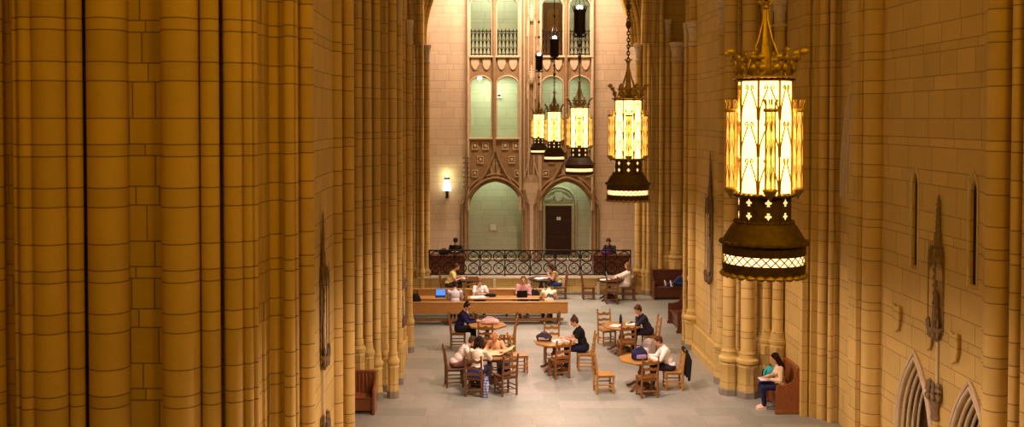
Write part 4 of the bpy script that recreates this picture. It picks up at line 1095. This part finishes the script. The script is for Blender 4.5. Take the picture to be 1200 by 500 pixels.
# near the platform
person((-1.14, 37.25, 0), -4, 'man in a yellow short-sleeved shirt writing at the dark table on the left', (.88, .68, .26), (.06, .035, .02), (.09, .04, .018), lean=22, nod=26, sleeve='short', handL=(.44, .12, .80), handR=(.48, -.10, .80))
person((2.90, 37.4, 0), 182, 'woman in a sleeveless tan top with dark hair leaning on the dark table', (.40, .30, .12), JEAN, (.06, .025, .015), lean=22, nod=34, sleeve='none', hair='long', handL=(.36, .10, .88), handR=(.46, -.12, .80), female=True, skin='skin_tan')
person((5.38, 37.15, 0), 178, 'woman in a white jacket with brown hair leaning back, one arm on the table', (.80, .72, .64), (.66, .56, .50), (.22, .11, .05), lean=-6, nod=8, hair='long', handL=(.48, .10, .80), handR=(.52, -.12, .80), female=True)
person((gx(534, 40.15), 40.15, .60), -90, 'person in a dark cap and black jacket facing us over the railing', (.016, .014, .016), (.02, .02, .03), (.02, .015, .01), lean=18, nod=25, hair='cap', handL=(.40, .12, .80), handR=(.40, -.12, .80))
person((gx(717, 40.1), 40.1, .60), -120, 'dark-haired person looking down behind the right end of the railing', (.03, .025, .04), (.03, .03, .05), (.06, .03, .02), lean=20, nod=30, hair='curly', handL=(.42, .10, .80), handR=(.42, -.12, .80))
# legs stretched out on the far pew
hx = .0
person((7.62, 37.25, 0), 180, 'person lying back on the far right pew with blue jeans and pale shoes', WHITE, JEAN, (.05, .03, .02), lean=-38, nod=30, seat=.44, handL=(.10, .12, .85), handR=(.12, -.12, .80), shoe=(.75, .70, .66),
       legs=((0, .09, .535), (0, -.09, .535), (.34, .10, .80), (.42, -.08, .56), (.62, .10, .54), (.80, -.08, .53), (.05, 0, .15)))
# reading woman on the right
person((6.84, 23.12, 0), 176, 'woman with long dark hair and beige cardigan reading on the red-brown bench', (.66, .50, .33), (.02, .02, .07), (.016, .007, .006), lean=4, nod=28, yaw=6, hair='long', handL=(.26, .13, .74), handR=(.32, -.12, .74), female=True, shoe=(.80, .62, .56), knees=.44, feet=(.40, .09), sc=.95)

# lettering on the cream T-shirt (navy script across the back)
fc = bpy.data.curves.new('lettering', 'FONT'); fc.body = 'Pitt'; fc.size = .17; fc.extrude = .004; fc.shear = .35; fc.offset = .004; fc.align_x = 'CENTER'; fc.align_y = 'CENTER'
tmp = bpy.data.objects.new('tmp', fc); COL.objects.link(tmp)
me = bpy.data.meshes.new_from_object(tmp.evaluated_get(bpy.context.evaluated_depsgraph_get())); bpy.data.objects.remove(tmp)
me.name = 'lettering'
for v in me.vertices: v.co.z += -.30*v.co.x**2
me.materials.clear(); me.materials.append(cloth('navy_letter', (.01, .02, .12)))
lt = bpy.data.objects.new('lettering', me); COL.objects.link(lt); lt.parent = pt
cpos = kt['T'](-.137, 0, .345)
# text x -> local -Y.. seen from behind (camera looks along +X local): right is -Y
lt.matrix_local = Matrix.Translation(cpos) @ Matrix.Rotation(R(6), 4, 'Y') @ Matrix(((0, 0, -1, 0), (-1, 0, 0, 0), (0, 1, 0, 0), (0, 0, 0, 1)))

# ================================================================ SMALL THINGS
def lump(name, loc, dims, m, label, cat, rz=0, straps=True, group=None, seed=1, stripes=None):
    t_ = thing(name, loc, R(rz), label, cat, group); a, b_, c = dims; rnd = random.Random(seed)
    q = MB().ell((0, 0, c*.45), (a/2, b_/2, c*.5), n=18, m=12)
    for i in range(7):
        q.ell((rnd.uniform(-.3, .3)*a, rnd.uniform(-.3, .3)*b_, c*rnd.uniform(.3, .6)), (a*.22, b_*.26, c*.3), n=12, m=8)
    q.bev((-a*.42, -b_*.40, 0), (a*.42, b_*.40, c*.4), .02)
    remesh(q.build('bag_body' if straps else 'folds', m, t_), .011, 3)
    if straps:
        for sg in (-1, 1): MB().tube([(-a*.28, sg*b_*.15, c*.75), (-a*.12, sg*b_*.32, c*1.08), (a*.12, sg*b_*.32, c*1.08), (a*.28, sg*b_*.15, c*.72)], .011, 6).build('strap', m, t_)
        MB().bev((-a*.30, -b_*.53, c*.15), (a*.30, -b_*.38, c*.5), .015).build('pocket', stripes or m, t_)
    return t_
def papers(loc, rz, label, n=3, s=1.0):
    t_ = thing('papers', loc, R(rz), label, 'papers')
    for i in range(n):
        Rm = Matrix.Translation(((i-1)*.10*s, (i % 2)*.06*s, .001+.003*i)) @ Matrix.Rotation(.4*i, 4, 'Z')
        MB().box((-.105*s, -.15*s, 0), (.105*s, .15*s, .002), Rm).build('sheet', M['paper'], t_, smooth=False)
def book(loc, rz, label, cover=(.10, .05, .20)):
    t_ = thing('open_book', loc, R(rz), label, 'book')
    q = MB().box((-.20, -.14, 0), (.20, .14, .006)); q.build('cover', cloth('cover'+str(cover), cover), t_, smooth=False)
    for sg in (-1, 1):
        q = MB(); n = 6
        top = [(sg*.19*i/n, .008+.022*math.sin(PI*min(1, (i+.6)/n)*.9)) for i in range(n+1)]
        poly = top+[(sg*.19, .006), (0, .006)]
        if sg < 0: poly = poly[::-1]
        q.prism(poly, lambda p: (p[0], .13, p[1]), lambda p: (p[0], -.13, p[1])); q.build('pages', M['paper'], t_)
def laptop(loc, rz, label, shell, screen=True, open_=105):
    t_ = thing('laptop', loc, R(rz), label, 'laptop')
    MB().bev((-.12, -.17, 0), (.12, .17, .018), .006).build('keyboard_base', shell, t_)
    q = MB()
    for i in range(4): q.box((-.07+.035*i, -.14, .018), (-.045+.035*i, .14, .021))
    q.build('keys', M['iron'], t_, smooth=False)
    Rm = Matrix.Translation((.12, 0, .018)) @ Matrix.Rotation(R(open_-90), 4, 'Y')
    MB().bev((-.004, -.17, 0), (.008, .17, .23), .004, mat=Rm).build('lid', shell, t_)
    if screen: MB().box((-.007, -.155, .015), (-.0045, .155, .215), Rm).build('screen', M['screen'], t_, smooth=False)
TZ = .753
c_navy = cloth('navybag', (.02, .018, .07)); c_pink = cloth('pinkbag', (.72, .50, .50)); c_black = cloth('black', BLACK); c_teal = cloth('teal', (.05, .42, .46)); c_blue = cloth('blue', (.05, .09, .42))
c_white = cloth('white', WHITE); c_grey = cloth('grey', (.42, .36, .36)); c_tan = cloth('tan', (.46, .28, .13))
lump('pink_bag', (.30, 29.05, TZ), (.52, .28, .17), c_pink, 'pale pink soft bag lying on the table of the person in navy', 'bag', 5)
lump('duffel_bag', (1.70, 26.85, TZ), (.44, .26, .20), cloth('plum', (.045, .03, .045)), 'dark duffel bag on the table before the woman in black', 'bag', -10, stripes=c_grey)
papers((2.15, 26.75, TZ), 15, 'white papers and book under the hands of the woman in black', 4, 1.15)
lump('tan_coat', (2.06, 26.02, .466), (.38, .34, .10), c_tan, 'tan coat folded on the seat of the chair in front of the woman in black', 'coat', 20, straps=False)
lump('navy_backpack', (3.88, 24.72, TZ), (.40, .30, .30), c_navy, 'navy patterned backpack on the table of the man in white shirt', 'backpack', 10, stripes=cloth('mauve', (.30, .22, .40)), seed=4)
papers((4.17, 24.95, TZ), -10, 'papers under the hands of the man in white shirt', 2)
# second small thing on the table: phone
t_ = thing('water_bottle', (4.03, 29.1, TZ), 0, 'dark bottle standing on the table of the man in the dark jacket', 'bottle')
MB().lathe([(.038, 0), (.042, .01), (.042, .17), (.030, .20), (.018, .215)], n=20).build('bottle_body', cloth('bottle', (.02, .025, .04)), t_); MB().lathe([(.022, .21), (.024, .22), (.024, .255), (.016, .26)], n=16).build('lid', M['iron'], t_)
book((4.28, 28.95, TZ), 80, 'open book with white pages before the man in the dark jacket')
book((3.85, 28.72, TZ), 60, 'open book with purple cover left of the bottle', (.14, .07, .30))
t_ = thing('backpack', (4.72, 28.35, 0), R(-60), 'grey and white backpack standing on the floor beside the man in dark jacket', 'backpack')
q = MB().bev((-.16, -.11, 0), (.16, .11, .42), .05); q.ell((0, 0, .40), (.155, .105, .09)); remesh(q.build('bag_body', c_grey, t_), .012, 4)
MB().bev((-.11, -.17, .05), (.11, -.09, .24), .03).build('pocket', c_white, t_); MB().tube([(-.06, 0, .46), (-.03, 0, .52), (.03, 0, .52), (.06, 0, .46)], .01, 6).build('handle', c_black, t_)
for sg in (-1, 1): MB().tube([(sg*.08, .11, .40), (sg*.09, .17, .30), (sg*.10, .15, .12), (sg*.10, .10, .05)], .018, 6).build('strap', c_black, t_)
# group 2: big map, blue jacket, bag on chair, long blue striped scarf
t_ = thing('large_map', (.48, 25.30, .758), R(-12), 'large pale yellow map held open over the table with a red patch', 'map')
q = MB(); nx, ny = 12, 8; vs = []; fs = []
for i in range(nx+1):
    for j in range(ny+1):
        x, y = -.36+.72*i/nx, -.27+.54*j/ny; vs.append((x, y, .012+.016*abs(math.sin(i*PI/4))+max(0, x-.06)*.55))
for i in range(nx):
    for j in range(ny): a = i*(ny+1)+j; fs.append((a, a+ny+1, a+ny+2, a+1))
q.add(vs, fs); o = q.build('sheet', cloth('mapyellow', (.74, .56, .30)), t_); sm_ = o.modifiers.new('thick', 'SOLIDIFY'); sm_.thickness = .003
MB().bev((.02, -.10, .045), (.14, .03, .055), .01).build('red_patch', cloth('red', (.50, .06, .03)), t_)
def draped(name, chairpos, rz, m, label, w=.46, drop=.42, top=.93, thick=.05, cat='coat', lower=None):
    """coat hung over a chair back: local frame = chair frame, back at x=-.25"""
    t_ = thing(name, (*chairpos, 0), R(rz), label, cat)
    q = MB(); n = 9
    q.tube([(-.285, -w/2+w*i/n, top+.015*math.sin(i*1.7)) for i in range(n+1)], [.045+.012*math.sin(i*2.3) for i in range(n+1)], 10)
    for i in range(n):
        y = -w/2+w*(i+.5)/n
        q.tube([(-.30, y, top), (-.335, y*1.04, top-.15), (-.335+.012*math.sin(i*2), y*1.08, top-drop*.7), (-.32, y*1.02, top-drop+.03*math.sin(i*1.9))], [.035, .040, .036, .030], 8)
    q.tube([(-.30, -w/2, top-.04), (-.37, -w/2-.03, top-.2), (-.35, -w/2-.01, top-drop-.06)], [.05, .05, .035], 8)
    q.tube([(-.30, w/2, top-.04), (-.37, w/2+.03, top-.2), (-.35, w/2+.01, top-drop-.08)], [.05, .05, .035], 8)
    remesh(q.build('cloth_folds', m, t_), .012, 4)
    if lower: MB().bev((-.30, -.12, top+.0), (-.26, .12, top+.055), .015).build('collar', lower, t_)
    return t_
draped('black_coat', (4.72, 24.85), 180, c_black, 'black coat hung over the chair back of the man in white shirt', .44, .62, .95)
lump('blue_jacket', (-.135, 24.165, .468), (.10, .34, .26), c_blue, 'blue jacket showing between the slats of the dark-haired woman’s chair', 'jacket', 78, straps=False, seed=5)
t_ = thing('striped_scarf', (.18, 24.22, 0), R(78), 'long blue and white striped scarf hanging beside the dark-haired woman', 'scarf')
q = MB(); q.tube([(-.16, -.0, .50), (-.20, -.02, .30), (-.19, .0, .12), (-.18, .01, .01)], [.035, .045, .04, .04], 8, flat=1.6); q.build('cloth_folds', plaid('scarf_stripe', (.06, .10, .45), (.7, .7, .75), 30), t_)
lump('shoulder_bag', (.60, 24.47, .466), (.34, .28, .30), c_black, 'black and white shoulder bag on the chair right of the map readers', 'bag', 118, stripes=c_white, seed=9)
# settle things
laptop((gx(516, 33.4), 33.42, .75), 90, 'open laptop with a bright blue screen on the long table', M['iron'])
laptop((gx(612, 33.4), 33.5, .75), -90, 'dark laptop seen from behind before the student in the pink checked shirt', c_black, False, 112)
papers((gx(560, 33.4), 33.4, .75), 10, 'papers before the student in the white T-shirt', 4, 1.2)
lump('dark_jacket', (gx(575, 33.5), 33.5, .75), (.40, .22, .12), c_black, 'dark jacket heaped on the long table beside the papers', 'jacket', 5, straps=False, seed=3)
lump('black_bag', (gx(627, 34.1), 34.1, .445), (.36, .30, .46), c_black, 'black bag on the far settle right of the student in pink checks', 'bag', 0, seed=6)
lump('black_backpack', (gx(487, 32.85), 32.82, .445), (.34, .30, .56), c_black, 'black backpack on the near settle at the far left end, by the left pier', 'backpack', 0, seed=8)
papers((T8[0]-.12, T8[1], TZ), 10, 'papers under the hands of the man in the yellow shirt', 2, .8)
papers((T9[0], T9[1]-.05, TZ), 30, 'white papers on the dark table before the woman in the tan top', 4, 1.1)
papers((T10[0]-.15, T10[1]-.1, TZ), 0, 'white papers at the left of the table by the woman in white jacket', 3)
laptop((T10[0]+.08, T10[1]+.12, TZ), 180, 'small open laptop on the dark table of the woman in white jacket', c_grey, False)
lump('black_bag', (gx(520, 39.4), 39.4, 1.36), (.42, .28, .20), c_black, 'black bag on the desk behind the railing beside the person in a cap', 'bag', 0, seed=11)
lump('purple_bag', (gx(712, 39.4), 39.4, 1.36), (.46, .22, .16), cloth('purple', (.12, .03, .22)), 'purple bag on the desk behind the right end of the railing', 'bag', 0, seed=12)
# teal backpack and violet folder by the reading woman
t_ = thing('teal_backpack', (6.72, 23.52, .45), R(190), 'teal backpack standing on the red-brown bench beside the reading woman', 'backpack')
q = MB().bev((-.15, -.12, 0), (.13, .12, .38), .05); q.ell((0, 0, .36), (.13, .11, .08)); remesh(q.build('bag_body', c_teal, t_), .012, 4)
MB().bev((.11, -.09, .05), (.18, .09, .20), .03).build('pocket', cloth('darkteal', (.03, .22, .28)), t_); MB().tube([(0, -.05, .42), (0, -.03, .48), (0, .03, .48), (0, .05, .42)], .01, 6).build('handle', c_black, t_)
for sg in (-1, 1): MB().tube([(.12, sg*.07, .36), (.16, sg*.08, .28), (.15, sg*.09, .10)], .012, 6).build('strap', c_black, t_)
t_ = thing('violet_folder', (6.47, 23.14, .665), R(0), 'violet folder open on the lap of the reading woman', 'folder')
MB().bev((-.13, -.16, 0), (.12, .16, .012), .004).build('cover', cloth('violet', (.16, .08, .36)), t_); MB().box((-.11, -.14, .0125), (.10, .14, .017)).build('sheets', M['paper'], t_, smooth=False)
MB().bev((-.006, -.16, 0), (.006, .16, .24), .004, mat=Matrix.Translation((-.13, 0, .008)) @ Matrix.Rotation(R(-48), 4, 'Y')).build('flap', cloth('violet', (.16, .08, .36)), t_)

# ================================================================ LIGHT
SOD = (1, .48, .0); AMB = (1, .55, .16)
for i in range(5):
    x, y = gx(LPX[i], LD[i]), LD[i]
    light('SPOT', 'lantern_downlight', (x, y, LY[i]-.02), [460, 1500, 1500, 1200, 900][i], (1, .69, .55), aim=(x, y, 0), spot_size=R(158), spot_blend=.5, shadow_soft_size=.12)
    light('POINT', 'lantern_uplight', (x, y, LY[i]+3.85), [20, 20, 30, 40, 50][i], (1, .72, .45), shadow_soft_size=.08)
# sodium lamps high along the hall
for y, e in ((12, 70), (20, 60), (28, 50), (35, 60)):
    light('AREA', 'vault_light', (2.0, y, 14.5), e, SOD, shape='DISK', size=3.0, aim=(2.0, y, 0))
light('AREA', 'hall_fill', (4.0, 2.5, 10.5), 310, SOD, shape='DISK', size=2.5, aim=(-2.0, 14, 5))  # unseen orange fill added to brighten the near left pier
light('AREA', 'hall_fill', (-2.5, 3, 10.5), 240, SOD, shape='DISK', size=2.5, aim=(7.5, 16, 4))  # second added fill, out of view, for the right bay wall
for i in range(5): light('POINT', 'crown_light', (gx(LPX[i], LD[i]), LD[i], LY[i]+1.56), 1.6, (1, .75, .42), shadow_soft_size=.03)
# white floor spots
light('SPOT', 'floor_spot', (4.2, 22.0, 15), 2600, (1, .85, .80), aim=(2.2, 23.2, 0), spot_size=R(38), spot_blend=.9, shadow_soft_size=.3)
light('SPOT', 'floor_spot', (-.5, 22.0, 15), 1900, (1, .85, .80), aim=(3.0, 25, 0), spot_size=R(38), spot_blend=.9, shadow_soft_size=.3)
light('SPOT', 'floor_spot', (2.0, 32.0, 15), 7500, (1, .88, .74), aim=(2.0, 34, 0), spot_size=R(40), spot_blend=.9, shadow_soft_size=.25)
light('AREA', 'alcove_light', (bx(580), 44.2, bz(206)), 15, (.85, 1, .62), shape='RECTANGLE', size=1.6, size_y=.6, aim=(bx(580), 44.2, 0))
light('AREA', 'alcove_light', (bx(663), 44.2, bz(206)), 12, (.85, 1, .62), shape='RECTANGLE', size=1.6, size_y=.6, aim=(bx(663), 44.2, 0))
for x, e in ((580, 50), (663, 22)):
    light('AREA', 'gallery_light', (bx(x), 44.6, bz(88.5)), e, (.86, 1, .66), shape='RECTANGLE', size=1.6, size_y=1.0, aim=(bx(x), 44.6, 0))
    light('AREA', 'gallery_light', (bx(x), 44.6, 12.7), e*1.1, (.88, 1, .74), shape='RECTANGLE', size=1.6, size_y=1.0, aim=(bx(x), 44.6, 0))
light('POINT', 'sconce_bulb', (at(524, 232, BY).x, BY-.27, at(524, 212, BY).z+.28), 8, (1, .9, .45), shadow_soft_size=.06)
light('AREA', 'end_wall_light', (1.9, 40.2, 13.6), 1150, (1, .66, .47), shape='RECTANGLE', size=5.5, size_y=1.0, aim=(1.9, 43.4, 8))
w = bpy.data.worlds.new('world'); bpy.context.scene.world = w; w.use_nodes = True
w.node_tree.nodes['Background'].inputs[0].default_value = (1, .46, .07, 1); w.node_tree.nodes['Background'].inputs[1].default_value = .008
sc_ = bpy.context.scene
sc_.view_settings.view_transform = 'Standard'; sc_.view_settings.look = 'None'; sc_.view_settings.gamma = 1; sc_.view_settings.use_curve_mapping = False
sc_.view_settings.exposure = 0.0
sc_.cycles.max_bounces = 6; sc_.cycles.use_denoising = True
